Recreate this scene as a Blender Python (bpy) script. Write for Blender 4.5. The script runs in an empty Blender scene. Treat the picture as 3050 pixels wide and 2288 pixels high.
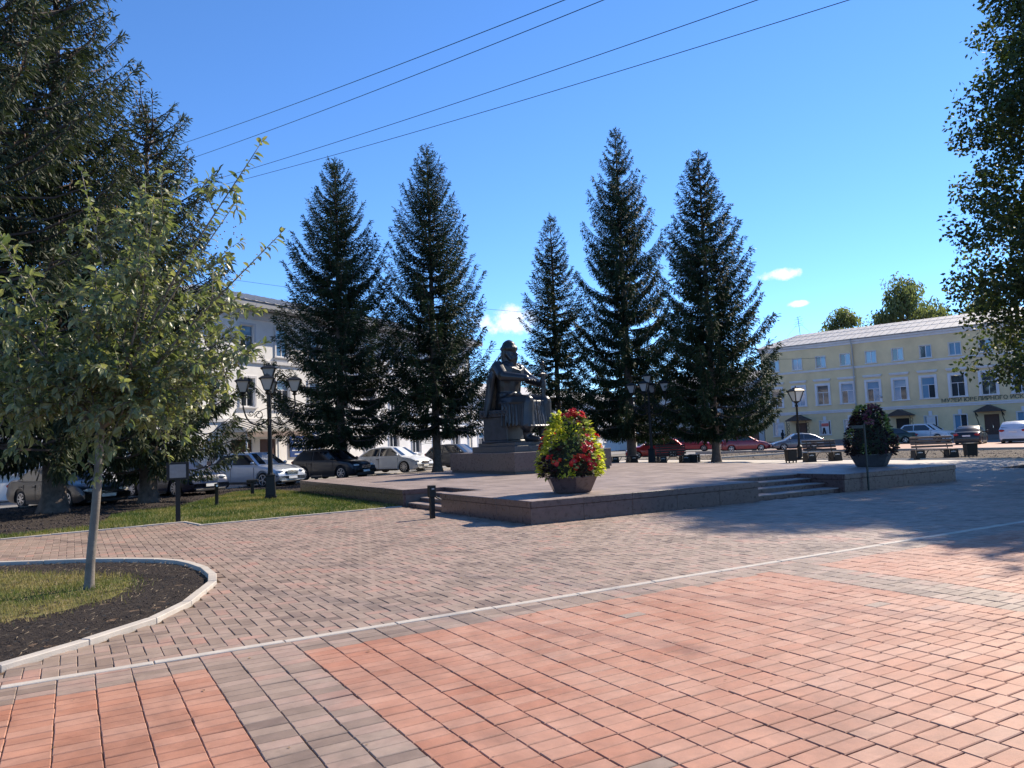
import bpy, bmesh, math, random
import numpy as np
from mathutils import Vector, Matrix, Euler, Quaternion

random.seed(7)
rng = np.random.default_rng(7)
R = math.radians
scene = bpy.context.scene
C = scene.collection

# ------------------------------------------------------------------ camera
CAM_H = 1.6
PITCH, ROLL = math.atan(.0753), .041
cp, sp, cr, sr = math.cos(PITCH), math.sin(PITCH), math.cos(ROLL), math.sin(ROLL)
cam = bpy.data.cameras.new('camera')
cam.sensor_width = 36.0
cam.lens = 36.0 * 2287 / 3050
cam.clip_start, cam.clip_end = .05, 6000
camo = bpy.data.objects.new('camera', cam)
C.objects.link(camo)
right, up, fwd = Vector((cr, sp*sr, -cp*sr)), Vector((sr, -sp*cr, cp*cr)), Vector((0, cp, sp))
m = Matrix((right, up, -fwd)).transposed().to_4x4()
m.translation = (0, 0, CAM_H)
camo.matrix_world = m
scene.camera = camo

# ------------------------------------------------------------------ sky, sun, exposure
SUN_AZ, SUN_EL = R(50), R(40)          # azimuth clockwise from +Y
world = bpy.data.worlds.new('World')
scene.world = world
world.use_nodes = True
wn, wl = world.node_tree.nodes, world.node_tree.links
wn.clear()
out = wn.new('ShaderNodeOutputWorld')
bg = wn.new('ShaderNodeBackground')
sky = wn.new('ShaderNodeTexSky')
sky.sky_type = 'NISHITA'
sky.sun_disc = False
sky.sun_elevation, sky.sun_rotation = SUN_EL, SUN_AZ
sky.altitude, sky.air_density, sky.dust_density, sky.ozone_density = 100, .7, .0, 2.5
hs = wn.new('ShaderNodeHueSaturation')
hs.inputs['Saturation'].default_value = 1.06
hs.inputs['Value'].default_value = 1.0
bg.inputs['Strength'].default_value = .148
tint = wn.new('ShaderNodeVectorMath'); tint.operation = 'MULTIPLY'; tint.inputs[1].default_value = (.675, .83, 1.0)
wl.new(sky.outputs[0], tint.inputs[0])
wl.new(tint.outputs[0], hs.inputs['Color'])
# three small fair-weather clouds, each a patch of noise round its own direction
tc = wn.new('ShaderNodeTexCoord')
def wmath(op, a, b=None):
    n = wn.new('ShaderNodeMath'); n.operation = op
    for i, v in enumerate((a, b)):
        if v is None: continue
        if isinstance(v, (int, float)): n.inputs[i].default_value = v
        else: wl.new(v, n.inputs[i])
    return n.outputs[0]
nz = wn.new('ShaderNodeTexNoise')
nz.inputs['Scale'].default_value = 38; nz.inputs['Detail'].default_value = 8; nz.inputs['Roughness'].default_value = .62
wl.new(tc.outputs['Generated'], nz.inputs['Vector'])
sep = wn.new('ShaderNodeSeparateXYZ')
wl.new(tc.outputs['Generated'], sep.inputs[0])
def cloud(azim, elev, wa, we):
    d = Vector((math.sin(azim)*math.cos(elev), math.cos(azim)*math.cos(elev), math.sin(elev)))
    side = Vector((math.cos(azim), -math.sin(azim), 0)); upv = side.cross(d)
    def dot(v):
        n = wn.new('ShaderNodeVectorMath'); n.operation = 'DOT_PRODUCT'
        wl.new(tc.outputs['Generated'], n.inputs[0]); n.inputs[1].default_value = v
        return n.outputs['Value']
    a = wmath('DIVIDE', dot(side), wa); b = wmath('DIVIDE', dot(upv), we)
    r2 = wmath('ADD', wmath('MULTIPLY', a, a), wmath('MULTIPLY', b, b))
    front = wmath('GREATER_THAN', dot(d), 0)
    f = wmath('SUBTRACT', 1, r2)                      # 1 in the middle
    nn = wmath('MULTIPLY', wmath('SUBTRACT', nz.outputs['Fac'], .5), 3.4)
    mm = wn.new('ShaderNodeMapRange'); mm.interpolation_type = 'SMOOTHSTEP'
    wl.new(wmath('ADD', f, nn), mm.inputs['Value'])
    mm.inputs['From Min'].default_value, mm.inputs['From Max'].default_value = .05, .95
    return wmath('MULTIPLY', mm.outputs[0], wmath('MULTIPLY', front, wmath('GREATER_THAN', f, -1.2)))
masks = [cloud(R(19.67), R(10.9), .030, .0085), cloud(R(20.85), R(8.8), .015, .0045), cloud(R(-.1), R(9.1), .042, .021)]
cm = wmath('MAXIMUM', wmath('MAXIMUM', masks[0], masks[1]), masks[2])
mixc = wn.new('ShaderNodeMix'); mixc.data_type = 'RGBA'
wl.new(wmath('MULTIPLY', cm, .9), mixc.inputs[0])
wl.new(hs.outputs[0], mixc.inputs[6])
mixc.inputs[7].default_value = (4.6, 4.7, 5.0, 1)
wl.new(mixc.outputs[2], bg.inputs['Color'])
wl.new(bg.outputs[0], out.inputs[0])

sun = bpy.data.lights.new('sun', 'SUN')
sun.energy, sun.angle, sun.color = 4.8, R(.53), (1.0, .87, .70)
suno = bpy.data.objects.new('sun', sun)
C.objects.link(suno)
sdir = Vector((math.sin(SUN_AZ)*math.cos(SUN_EL), math.cos(SUN_AZ)*math.cos(SUN_EL), math.sin(SUN_EL)))
suno.rotation_euler = (-sdir).to_track_quat('-Z', 'Y').to_euler()
suno.location = sdir * 60

vs = scene.view_settings
vs.view_transform = 'Standard'
vs.look = 'None'
vs.exposure = .84
vs.gamma = 1.0
vs.use_curve_mapping = False
scene.cycles.use_denoising = True
scene.cycles.max_bounces = 8
scene.cycles.transparent_max_bounces = 8

# ------------------------------------------------------------------ helpers
ANG = math.atan2(.4985, .867)                    # the paving grid runs along this bearing
EV, NV = (math.cos(ANG), math.sin(ANG)), (-math.sin(ANG), math.cos(ANG))
ORG = (-3.758, 5.643)
def G(s, t, z=0.):                               # paving grid -> world
    return Vector((ORG[0]+s*EV[0]+t*NV[0], ORG[1]+s*EV[1]+t*NV[1], z))
def ST(x, y):
    dx, dy = x-ORG[0], y-ORG[1]
    return dx*EV[0]+dy*EV[1], dx*NV[0]+dy*NV[1]
def seen(x, y, z=0., m=.08):                     # inside the view, with a margin
    v = Vector((x, y, z-CAM_H)); d = v.dot(fwd)
    if d < .5: return False
    return abs(v.dot(right)/d) < .667+m and abs(v.dot(up)/d) < .5+m

def link(o, parent=None):
    C.objects.link(o)
    if parent is not None: o.parent = parent
    return o
def tag(o, label=None, cat=None, group=None, kind=None):
    if label: o['label'] = label
    if cat: o['category'] = cat
    if group: o['group'] = group
    if kind: o['kind'] = kind
    return o
def thing(name, label, cat, loc=(0, 0, 0), rz=0., group=None):
    o = bpy.data.objects.new(name, None)
    o.empty_display_size = .2
    C.objects.link(o)
    o.location = loc; o.rotation_euler = (0, 0, rz)
    return tag(o, label, cat, group)
def clone(o, parent=None):
    c = o.copy(); link(c, None); c.parent = parent
    for ch in list(o.children): clone(ch, c)
    return c

class MB:
    """collects shapes; build() links them as one mesh object"""
    def __init__(s): s.v, s.f = [], []
    def add(s, vs, fs, M=None):
        b = len(s.v)
        s.v += [tuple(M @ Vector(p)) for p in vs] if M is not None else [tuple(p) for p in vs]
        s.f += [tuple(b+i for i in f) for f in fs]
        return s
    def box(s, x0, x1, y0, y1, z0, z1, M=None, tx=0, ty=0):
        return s.add([(x0, y0, z0), (x1, y0, z0), (x1, y1, z0), (x0, y1, z0), (x0+tx, y0+ty, z1), (x1-tx, y0+ty, z1), (x1-tx, y1-ty, z1), (x0+tx, y1-ty, z1)],
                     [(3, 2, 1, 0), (4, 5, 6, 7), (0, 1, 5, 4), (1, 2, 6, 5), (2, 3, 7, 6), (3, 0, 4, 7)], M)
    def cbox(s, c, d, M=None):
        return s.box(c[0]-d[0]/2, c[0]+d[0]/2, c[1]-d[1]/2, c[1]+d[1]/2, c[2]-d[2]/2, c[2]+d[2]/2, M)
    def prism(s, poly, z0, z1, M=None):
        n = len(poly)
        return s.add([(x, y, z0) for x, y in poly]+[(x, y, z1) for x, y in poly],
                     [tuple(range(n-1, -1, -1)), tuple(range(n, 2*n))]+[(i, (i+1) % n, n+(i+1) % n, n+i) for i in range(n)], M)
    def lathe(s, prof, n=12, M=None, a0=0., cap=True):
        vs, fs = [], []
        for r, z in prof:
            for k in range(n):
                a = a0+2*math.pi*k/n
                vs.append((r*math.cos(a), r*math.sin(a), z))
        for i in range(len(prof)-1):
            for k in range(n):
                fs.append((i*n+k, i*n+(k+1) % n, (i+1)*n+(k+1) % n, (i+1)*n+k))
        if cap:
            fs.append(tuple(range(n-1, -1, -1))); L = (len(prof)-1)*n
            fs.append(tuple(range(L, L+n)))
        return s.add(vs, fs, M)
    def tube(s, pts, rad, n=6, M=None):
        pts = [Vector(p) for p in pts]
        rs = rad if hasattr(rad, '__len__') else [rad]*len(pts)
        vs, fs = [], []
        t0 = (pts[1]-pts[0]).normalized()
        a = t0.orthogonal().normalized()
        for i, p in enumerate(pts):
            t = (pts[min(i+1, len(pts)-1)]-pts[max(i-1, 0)]).normalized()
            a = (a-t*a.dot(t))
            a = a.normalized() if a.length > 1e-6 else t.orthogonal().normalized()
            b = t.cross(a)
            for k in range(n):
                th = 2*math.pi*k/n
                vs.append(p+(a*math.cos(th)+b*math.sin(th))*rs[i])
        for i in range(len(pts)-1):
            for k in range(n):
                fs.append((i*n+k, i*n+(k+1) % n, (i+1)*n+(k+1) % n, (i+1)*n+k))
        fs.append(tuple(range(n-1, -1, -1))); L = (len(pts)-1)*n
        fs.append(tuple(range(L, L+n)))
        return s.add(vs, fs, M)
    def ball(s, c, r, n=10, m=6, M=None):
        r = r if hasattr(r, '__len__') else (r, r, r)
        vs, fs = [(c[0], c[1], c[2]-r[2])], []
        for i in range(1, m):
            ph = -math.pi/2+math.pi*i/m
            for k in range(n):
                a = 2*math.pi*k/n
                vs.append((c[0]+r[0]*math.cos(ph)*math.cos(a), c[1]+r[1]*math.cos(ph)*math.sin(a), c[2]+r[2]*math.sin(ph)))
        vs.append((c[0], c[1], c[2]+r[2])); top = len(vs)-1
        for k in range(n):
            fs.append((0, 1+(k+1) % n, 1+k)); fs.append((top, 1+(m-2)*n+k, 1+(m-2)*n+(k+1) % n))
        for i in range(m-2):
            for k in range(n):
                fs.append((1+i*n+k, 1+i*n+(k+1) % n, 1+(i+1)*n+(k+1) % n, 1+(i+1)*n+k))
        return s.add(vs, fs, M)
    def loft(s, rings, M=None, cap=True):
        n = len(rings[0]); vs = [p for r in rings for p in r]
        fs = [(i*n+k, i*n+(k+1) % n, (i+1)*n+(k+1) % n, (i+1)*n+k) for i in range(len(rings)-1) for k in range(n)]
        if cap:
            fs.append(tuple(range(n-1, -1, -1))); L = (len(rings)-1)*n
            fs.append(tuple(range(L, L+n)))
        return s.add(vs, fs, M)
    def mesh(s, name):
        me = bpy.data.meshes.new(name)
        me.from_pydata(s.v, [], s.f)
        me.update()
        return me
    def build(s, name, mat, parent=None, smooth=False, bevel=0., loc=None, seg=1):
        me = s.mesh(name)
        if smooth:
            me.polygons.foreach_set('use_smooth', [True]*len(me.polygons))
            if smooth is not True: me.set_sharp_from_angle(angle=R(smooth))
        return put(name, me, mat, parent, bevel, loc, seg)
def put(name, me, mat, parent=None, bevel=0., loc=None, seg=1):
    if mat is not None and not me.materials: me.materials.append(mat)
    o = bpy.data.objects.new(name, me)
    link(o, parent)
    if loc is not None: o.location = loc
    if bevel:
        b = o.modifiers.new('bevel', 'BEVEL'); b.width = bevel; b.segments = seg; b.limit_method = 'ANGLE'; b.angle_limit = R(40)
    return o
def np_mesh(name, V, F, attrs=None):
    """V (n,3), F (m,k) with all faces alike"""
    me = bpy.data.meshes.new(name)
    V = np.asarray(V, np.float32); F = np.asarray(F, np.int32); k = F.shape[1]
    me.vertices.add(len(V)); me.vertices.foreach_set('co', V.ravel())
    me.loops.add(F.size); me.loops.foreach_set('vertex_index', F.ravel())
    me.polygons.add(len(F)); me.polygons.foreach_set('loop_start', np.arange(0, F.size, k, dtype=np.int32))
    me.polygons.foreach_set('loop_total', np.full(len(F), k, np.int32))
    for nme, vals in (attrs or {}).items():
        a = me.attributes.new(nme, 'FLOAT', 'FACE'); a.data.foreach_set('value', np.asarray(vals, np.float32))
    me.update(calc_edges=True)
    me.shade_flat()
    return me
def catmull(pts, n=6):
    pts = [Vector(p) for p in pts]
    P = [pts[0]*2-pts[1]]+pts+[pts[-1]*2-pts[-2]]
    o = []
    for i in range(1, len(P)-2):
        for k in range(n):
            t = k/n
            o.append(.5*((2*P[i])+(P[i+1]-P[i-1])*t+(2*P[i-1]-5*P[i]+4*P[i+1]-P[i+2])*t*t+(3*P[i]-P[i-1]-3*P[i+1]+P[i+2])*t**3))
    o.append(pts[-1])
    return o

# ------------------------------------------------------------------ materials
def _new(name):
    m = bpy.data.materials.new(name); m.use_nodes = True
    nt = m.node_tree; p = nt.nodes['Principled BSDF']
    return m, nt, p
def mat(name, col, rough=.6, metal=0., var=.12, scale=8., bump=0., bscale=40., spec=.5, coat=0., coord='Object', alpha=None, ramp=None):
    """colour with uneven tone; optional relief"""
    m, nt, p = _new(name); N, L = nt.nodes, nt.links
    p.inputs['Roughness'].default_value = rough; p.inputs['Metallic'].default_value = metal
    p.inputs['Specular IOR Level'].default_value = spec
    p.inputs['Coat Weight'].default_value = coat
    if coat: p.inputs['Coat Roughness'].default_value = .06
    t = N.new('ShaderNodeTexCoord'); src = t.outputs['Object' if coord == 'World' else coord]
    if coord == 'World':
        src = N.new('ShaderNodeNewGeometry').outputs['Position']
    if var:
        n = N.new('ShaderNodeTexNoise'); n.inputs['Scale'].default_value = scale; n.inputs['Detail'].default_value = 6; n.inputs['Roughness'].default_value = .6
        L.new(src, n.inputs['Vector'])
        r = N.new('ShaderNodeMapRange'); r.inputs['From Min'].default_value = .3; r.inputs['From Max'].default_value = .7
        r.inputs['To Min'].default_value = 1-var; r.inputs['To Max'].default_value = 1+var
        L.new(n.outputs['Fac'], r.inputs['Value'])
        v = N.new('ShaderNodeVectorMath'); v.operation = 'SCALE'; v.inputs[0].default_value = col[:3]
        L.new(r.outputs[0], v.inputs['Scale']); L.new(v.outputs[0], p.inputs['Base Color'])
        rr = N.new('ShaderNodeMapRange'); rr.inputs['To Min'].default_value = max(rough-.08, .02); rr.inputs['To Max'].default_value = min(rough+.1, 1)
        L.new(n.outputs['Fac'], rr.inputs['Value']); L.new(rr.outputs[0], p.inputs['Roughness'])
    else:
        p.inputs['Base Color'].default_value = (*col[:3], 1)
    if bump:
        n2 = N.new('ShaderNodeTexNoise'); n2.inputs['Scale'].default_value = bscale; n2.inputs['Detail'].default_value = 8; n2.inputs['Roughness'].default_value = .65
        L.new(src, n2.inputs['Vector'])
        b = N.new('ShaderNodeBump'); b.inputs['Strength'].default_value = bump; b.inputs['Distance'].default_value = .02
        L.new(n2.outputs['Fac'], b.inputs['Height']); L.new(b.outputs[0], p.inputs['Normal'])
    return m
def ramp_mat(name, stops, scale=3., rough=.9, bump=.5, bscale=60., spec=.3, detail=8, dist=.02, mixscale=None):
    """several colours laid out by noise in world space (soil, grass floor, asphalt)"""
    m, nt, p = _new(name); N, L = nt.nodes, nt.links
    pos = N.new('ShaderNodeNewGeometry').outputs['Position']
    n = N.new('ShaderNodeTexNoise'); n.inputs['Scale'].default_value = scale; n.inputs['Detail'].default_value = detail; n.inputs['Roughness'].default_value = .65
    L.new(pos, n.inputs['Vector'])
    r = N.new('ShaderNodeValToRGB'); e = r.color_ramp.elements
    for i, (t, c) in enumerate(stops):
        el = e[i] if i < 2 else e.new(t)
        el.position = t; el.color = (*c, 1)
    L.new(n.outputs['Fac'], r.inputs[0]); L.new(r.outputs[0], p.inputs['Base Color'])
    p.inputs['Roughness'].default_value = rough; p.inputs['Specular IOR Level'].default_value = spec
    n2 = N.new('ShaderNodeTexNoise'); n2.inputs['Scale'].default_value = bscale; n2.inputs['Detail'].default_value = 8; n2.inputs['Roughness'].default_value = .7
    L.new(pos, n2.inputs['Vector'])
    b = N.new('ShaderNodeBump'); b.inputs['Strength'].default_value = bump; b.inputs['Distance'].default_value = dist
    L.new(n2.outputs['Fac'], b.inputs['Height']); L.new(b.outputs[0], p.inputs['Normal'])
    return m
def leaf_mat(name, cols, rough=.45, trans=.35, spec=.4, src='attr', tint=(1.15, 1.25, .6)):
    """leaves: tone per leaf, light shines through them"""
    m, nt, p = _new(name); N, L = nt.nodes, nt.links
    r = N.new('ShaderNodeValToRGB'); e = r.color_ramp.elements
    for i, c in enumerate(cols):
        t = i/(len(cols)-1)
        el = e[i] if i < 2 else e.new(t)
        el.position = t; el.color = (*c, 1)
    if src == 'attr':
        a = N.new('ShaderNodeAttribute'); a.attribute_name = 'rnd'; L.new(a.outputs['Fac'], r.inputs[0])
    else:
        a = N.new('ShaderNodeObjectInfo'); L.new(a.outputs['Random'], r.inputs[0])
    L.new(r.outputs[0], p.inputs['Base Color'])
    p.inputs['Roughness'].default_value = rough; p.inputs['Specular IOR Level'].default_value = spec
    if trans:
        tr = N.new('ShaderNodeBsdfTranslucent'); mx = N.new('ShaderNodeMixShader')
        mu = N.new('ShaderNodeVectorMath'); mu.operation = 'MULTIPLY'; mu.inputs[1].default_value = tint
        L.new(r.outputs[0], mu.inputs[0]); L.new(mu.outputs[0], tr.inputs['Color'])
        mx.inputs[0].default_value = trans
        L.new(p.outputs[0], mx.inputs[1]); L.new(tr.outputs[0], mx.inputs[2])
        L.new(mx.outputs[0], N['Material Output'].inputs[0])
    return m
def paver_mat(name, cols, src, fleck=.07, tone=.2, rough=.62, spread=.5):
    """cast pavers: colour per stone + drifting tone + sandy grain"""
    m, nt, p = _new(name); N, L = nt.nodes, nt.links
    pos = N.new('ShaderNodeNewGeometry').outputs['Position']
    r = N.new('ShaderNodeValToRGB'); e = r.color_ramp.elements
    for i, c in enumerate(cols):
        t = i/(len(cols)-1); el = e[i] if i < 2 else e.new(t)
        el.position = t; el.color = (*c, 1)
    if src == 'attr':
        a = N.new('ShaderNodeAttribute'); a.attribute_name = 'rnd'; rn = a.outputs['Fac']
    else:
        a = N.new('ShaderNodeObjectInfo'); rn = a.outputs['Random']
    big = N.new('ShaderNodeTexNoise'); big.inputs['Scale'].default_value = 1.1; big.inputs['Detail'].default_value = 4
    L.new(pos, big.inputs['Vector'])
    ad = N.new('ShaderNodeMath'); ad.operation = 'MULTIPLY_ADD'; ad.inputs[1].default_value = 1.3; ad.inputs[2].default_value = -.65
    L.new(big.outputs['Fac'], ad.inputs[0])
    sm = N.new('ShaderNodeMath'); sm.operation = 'ADD'; sm.use_clamp = True
    sc_ = N.new('ShaderNodeMath'); sc_.operation = 'MULTIPLY_ADD'; sc_.inputs[1].default_value = spread; sc_.inputs[2].default_value = .5-spread/2
    L.new(rn, sc_.inputs[0]); L.new(sc_.outputs[0], sm.inputs[0]); L.new(ad.outputs[0], sm.inputs[1]); L.new(sm.outputs[0], r.inputs[0])
    g = N.new('ShaderNodeTexNoise'); g.inputs['Scale'].default_value = 170; g.inputs['Detail'].default_value = 4; g.inputs['Roughness'].default_value = .75
    L.new(pos, g.inputs['Vector'])
    st = N.new('ShaderNodeTexNoise'); st.inputs['Scale'].default_value = 4.5; st.inputs['Detail'].default_value = 7; st.inputs['Roughness'].default_value = .7
    L.new(pos, st.inputs['Vector'])
    k1 = N.new('ShaderNodeMapRange'); k1.inputs['From Min'].default_value = .3; k1.inputs['From Max'].default_value = .7
    k1.inputs['To Min'].default_value = 1-tone; k1.inputs['To Max'].default_value = 1+tone; L.new(st.outputs['Fac'], k1.inputs['Value'])
    k2 = N.new('ShaderNodeMapRange'); k2.inputs['From Min'].default_value = .25; k2.inputs['From Max'].default_value = .75
    k2.inputs['To Min'].default_value = 1-fleck*2.5; k2.inputs['To Max'].default_value = 1+fleck*2.5; L.new(g.outputs['Fac'], k2.inputs['Value'])
    dn = N.new('ShaderNodeTexNoise'); dn.inputs['Scale'].default_value = .75; dn.inputs['Detail'].default_value = 9; dn.inputs['Roughness'].default_value = .72; dn.inputs['Distortion'].default_value = .6
    L.new(pos, dn.inputs['Vector'])
    k3 = N.new('ShaderNodeMapRange'); k3.inputs['From Min'].default_value = .50; k3.inputs['From Max'].default_value = .68; k3.inputs['To Min'].default_value = 1.03; k3.inputs['To Max'].default_value = .74; L.new(dn.outputs['Fac'], k3.inputs['Value'])
    m0 = N.new('ShaderNodeMath'); m0.operation = 'MULTIPLY'; L.new(k1.outputs[0], m0.inputs[0]); L.new(k3.outputs[0], m0.inputs[1])
    mm = N.new('ShaderNodeMath'); mm.operation = 'MULTIPLY'; L.new(m0.outputs[0], mm.inputs[0]); L.new(k2.outputs[0], mm.inputs[1])
    v = N.new('ShaderNodeVectorMath'); v.operation = 'SCALE'; L.new(r.outputs[0], v.inputs[0]); L.new(mm.outputs[0], v.inputs['Scale'])
    L.new(v.outputs[0], p.inputs['Base Color'])
    p.inputs['Roughness'].default_value = rough; p.inputs['Specular IOR Level'].default_value = .45
    b = N.new('ShaderNodeBump'); b.inputs['Strength'].default_value = .35; b.inputs['Distance'].default_value = .004
    L.new(g.outputs['Fac'], b.inputs['Height']); L.new(b.outputs[0], p.inputs['Normal'])
    return m
def glass_mat(name, col=(.02, .025, .03), rough=.04, spec=.9):
    m, nt, p = _new(name)
    p.inputs['Base Color'].default_value = (*col, 1); p.inputs['Roughness'].default_value = rough
    p.inputs['Specular IOR Level'].default_value = spec; p.inputs['IOR'].default_value = 1.6
    return m

RED = [(.285, .112, .062), (.33, .147, .09), (.358, .179, .118), (.378, .205, .142), (.40, .242, .18)]
GREY = [(.165, .118, .094), (.217, .158, .122), (.258, .191, .149), (.28, .209, .165), (.30, .208, .166), (.325, .19, .145)]
M = {}
M['red_one'] = paver_mat('red_paver', RED, 'obj', spread=.42)
M['red_all'] = paver_mat('red_paver_field', RED, 'attr', spread=.42)
M['grey_one'] = paver_mat('grey_paver', GREY, 'obj', spread=.8)
M['grey_all'] = paver_mat('grey_paver_field', GREY, 'attr', spread=.8)
M['joint'] = ramp_mat('joint_sand', [(.3, (.05, .035, .025)), (.55, (.13, .085, .055)), (.75, (.26, .18, .11))], 7, .95, .4, 120)
M['kerb'] = mat('kerb_stone', (.43, .39, .34), .75, 0, .12, 5, .25, 90)
M['soil'] = ramp_mat('dark_soil', [(.32, (.012, .009, .008)), (.52, (.035, .026, .022)), (.66, (.085, .066, .05)), (.8, (.16, .13, .10))], 22, .95, 1., 45, dist=.05)
M['clod'] = mat('soil_clod', (.04, .03, .026), .95, 0, .5, 9, .5, 60)
M['lawn'] = ramp_mat('lawn_floor', [(.28, (.07, .09, .022)), (.45, (.13, .135, .04)), (.6, (.23, .19, .075)), (.75, (.19, .14, .07))], 1.3, .95, .8, 70, dist=.04)
M['grass'] = leaf_mat('grass_blade', [(.04, .075, .014), (.085, .125, .024), (.16, .165, .045), (.30, .235, .10)], .6, .3)
M['asphalt'] = ramp_mat('street_asphalt', [(.3, (.16, .155, .15)), (.7, (.24, .23, .22))], 2.5, .8, .35, 160)
M['chips'] = ramp_mat('bark_chips', [(.3, (.04, .032, .026)), (.5, (.11, .09, .07)), (.68, (.22, .18, .14)), (.8, (.07, .06, .045))], 9, .95, 1., 30, dist=.06)
M['chip'] = mat('bark_chip', (.15, .12, .095), .9, 0, .5, 5, .4, 40)
M['pink'] = ramp_mat('far_pink_paving', [(.3, (.33, .17, .13)), (.5, (.38, .23, .18)), (.7, (.36, .29, .24))], 1.8, .7, .2, 120)
M['ground'] = ramp_mat('ground_earth', [(.3, (.13, .12, .10)), (.7, (.20, .18, .15))], .4, .95, .4, 20)
M['granite'] = mat('brown_granite', (.10, .060, .056), .28, 0, .3, 11, .05, 90, .5, coord='World')
M['granite_top'] = mat('granite_top', (.255, .205, .185), .55, 0, .3, 1.6, .06, 60, .35, coord='World')
M['granite_grey'] = mat('grey_granite', (.17, .15, .15), .35, 0, .25, 22, .04, 90, .5)
M['mortar'] = mat('mortar', (.22, .2, .18), .9, 0, .2, 10)
M['core'] = mat('concrete_core', (.10, .09, .085), .9, 0, .2, 6)
M['bronze'] = mat('dark_bronze', (.040, .043, .048), .34, .5, .3, 5, .25, 26, .5)
M['stone_dark'] = mat('dark_stone', (.05, .052, .058), .4, 0, .3, 12, .2, 40)
M['iron'] = mat('black_iron', (.009, .010, .011), .5, 0, .25, 14, .08, 60, .3)
M['lampglass'] = glass_mat('lantern_glass', (.35, .36, .36), .15, .6)
M['milk'] = mat('milk_glass', (.75, .76, .74), .3, 0, .04, 6)
M['wood'] = mat('bench_wood_sunlit', (.20, .125, .085), .55, 0, .3, 7, .2, 30)  # lighter, rosier copy: sunlight on that bench put into the wood colour
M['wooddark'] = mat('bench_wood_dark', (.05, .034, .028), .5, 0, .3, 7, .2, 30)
M['bark'] = mat('spruce_bark', (.11, .085, .07), .95, 0, .45, 6, .9, 18)
M['youngbark'] = mat('smooth_bark', (.17, .145, .12), .75, 0, .4, 5, .4, 24)
M['twig'] = mat('twig', (.08, .06, .05), .9, 0, .3, 9)
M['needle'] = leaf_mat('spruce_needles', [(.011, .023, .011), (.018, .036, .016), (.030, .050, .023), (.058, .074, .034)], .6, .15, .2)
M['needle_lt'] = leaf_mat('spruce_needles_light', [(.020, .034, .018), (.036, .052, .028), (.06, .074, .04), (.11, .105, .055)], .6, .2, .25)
M['cone'] = mat('spruce_cone', (.16, .085, .045), .7, 0, .3, 20)
M['leaf_y'] = leaf_mat('cherry_leaf', [(.085, .115, .06), (.145, .175, .09), (.21, .235, .125), (.31, .30, .16)], .40, .42, .6)
M['leaf_y1'] = leaf_mat('cherry_leaf_one', [(.085, .115, .06), (.145, .175, .09), (.21, .235, .125), (.31, .30, .16)], .40, .42, .6, 'obj')
M['leaf_r'] = leaf_mat('elm_leaf', [(.022, .036, .016), (.042, .062, .024), (.07, .09, .032), (.14, .125, .045)], .55, .42, .3)
M['leaf_w'] = leaf_mat('willow_leaf', [(.09, .11, .06), (.14, .165, .085), (.20, .22, .12), (.28, .29, .17)], .6, .6, .3)

# ------------------------------------------------------------------ the ground
def sheet(name, pts, z, mat_, kind='structure', parent=None, sub=0):
    me = bpy.data.meshes.new(name)
    bm = bmesh.new()
    vs_ = [bm.verts.new((p[0], p[1], z)) for p in pts]
    f = bm.faces.new(vs_)
    f.normal_update()
    if f.normal.z < 0: f.normal_flip()
    bmesh.ops.triangulate(bm, faces=[f])
    bm.to_mesh(me); bm.free()
    o = put(name, me, mat_, parent)
    if kind: o['kind'] = kind
    return o
def stp(*pts): return [G(s, t)[:2] for s, t in pts]
def inpoly(x, y, poly):
    c = False; j = len(poly)-1
    for i in range(len(poly)):
        xi, yi = poly[i]; xj, yj = poly[j]
        if (yi > y) != (yj > y) and x < (xj-xi)*(y-yi)/(yj-yi)+xi: c = not c
        j = i
    return c

sheet('ground', [(-2500, -1500), (2500, -1500), (2500, 3500), (-2500, 3500)], -.12, M['ground'])
edge_near = lambda s: 26.6+.61*s
edge_far = lambda s: 34.2+.61*s
sheet('street', stp((-60, edge_near(-60)), (64, edge_near(64)), (64, edge_far(64)), (-60, edge_far(-60))), -.10, M['asphalt'])
sheet('far_street', [(14, 60), (16, 100), (36, 104), (78, 64), (70, 40), (52, 50)], -.064, M['asphalt'])
sheet('far_pavement', stp((-60, edge_far(-60)), (64, edge_far(64)), (64, edge_far(64)+1.6), (-60, edge_far(-60)+1.6)), -.05, M['kerb'])

# brick-patterned sheet for the paving too far away to pick stones apart
def far_paving_mat(name, c1, c2, mort):
    m_, nt, p = _new(name); N, L = nt.nodes, nt.links
    pos = N.new('ShaderNodeNewGeometry').outputs['Position']
    mp = N.new('ShaderNodeMapping'); mp.inputs['Rotation'].default_value = (0, 0, -ANG)
    L.new(pos, mp.inputs['Vector'])
    b = N.new('ShaderNodeTexBrick'); b.inputs['Scale'].default_value = 1
    b.inputs['Brick Width'].default_value = .2423; b.inputs['Row Height'].default_value = .1212; b.inputs['Mortar Size'].default_value = .006
    b.inputs['Color1'].default_value = (*c1, 1); b.inputs['Color2'].default_value = (*c2, 1); b.inputs['Mortar'].default_value = (*mort, 1)
    L.new(mp.outputs[0], b.inputs['Vector'])
    n = N.new('ShaderNodeTexNoise'); n.inputs['Scale'].default_value = .9; n.inputs['Detail'].default_value = 6
    L.new(pos, n.inputs['Vector'])
    r = N.new('ShaderNodeMapRange'); r.inputs['From Min'].default_value = .3; r.inputs['From Max'].default_value = .7; r.inputs['To Min'].default_value = .82; r.inputs['To Max'].default_value = 1.16
    L.new(n.outputs['Fac'], r.inputs['Value'])
    v = N.new('ShaderNodeVectorMath'); v.operation = 'SCALE'
    L.new(b.outputs['Color'], v.inputs[0]); L.new(r.outputs[0], v.inputs['Scale']); L.new(v.outputs[0], p.inputs['Base Color'])
    p.inputs['Roughness'].default_value = .62
    return m_
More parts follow.
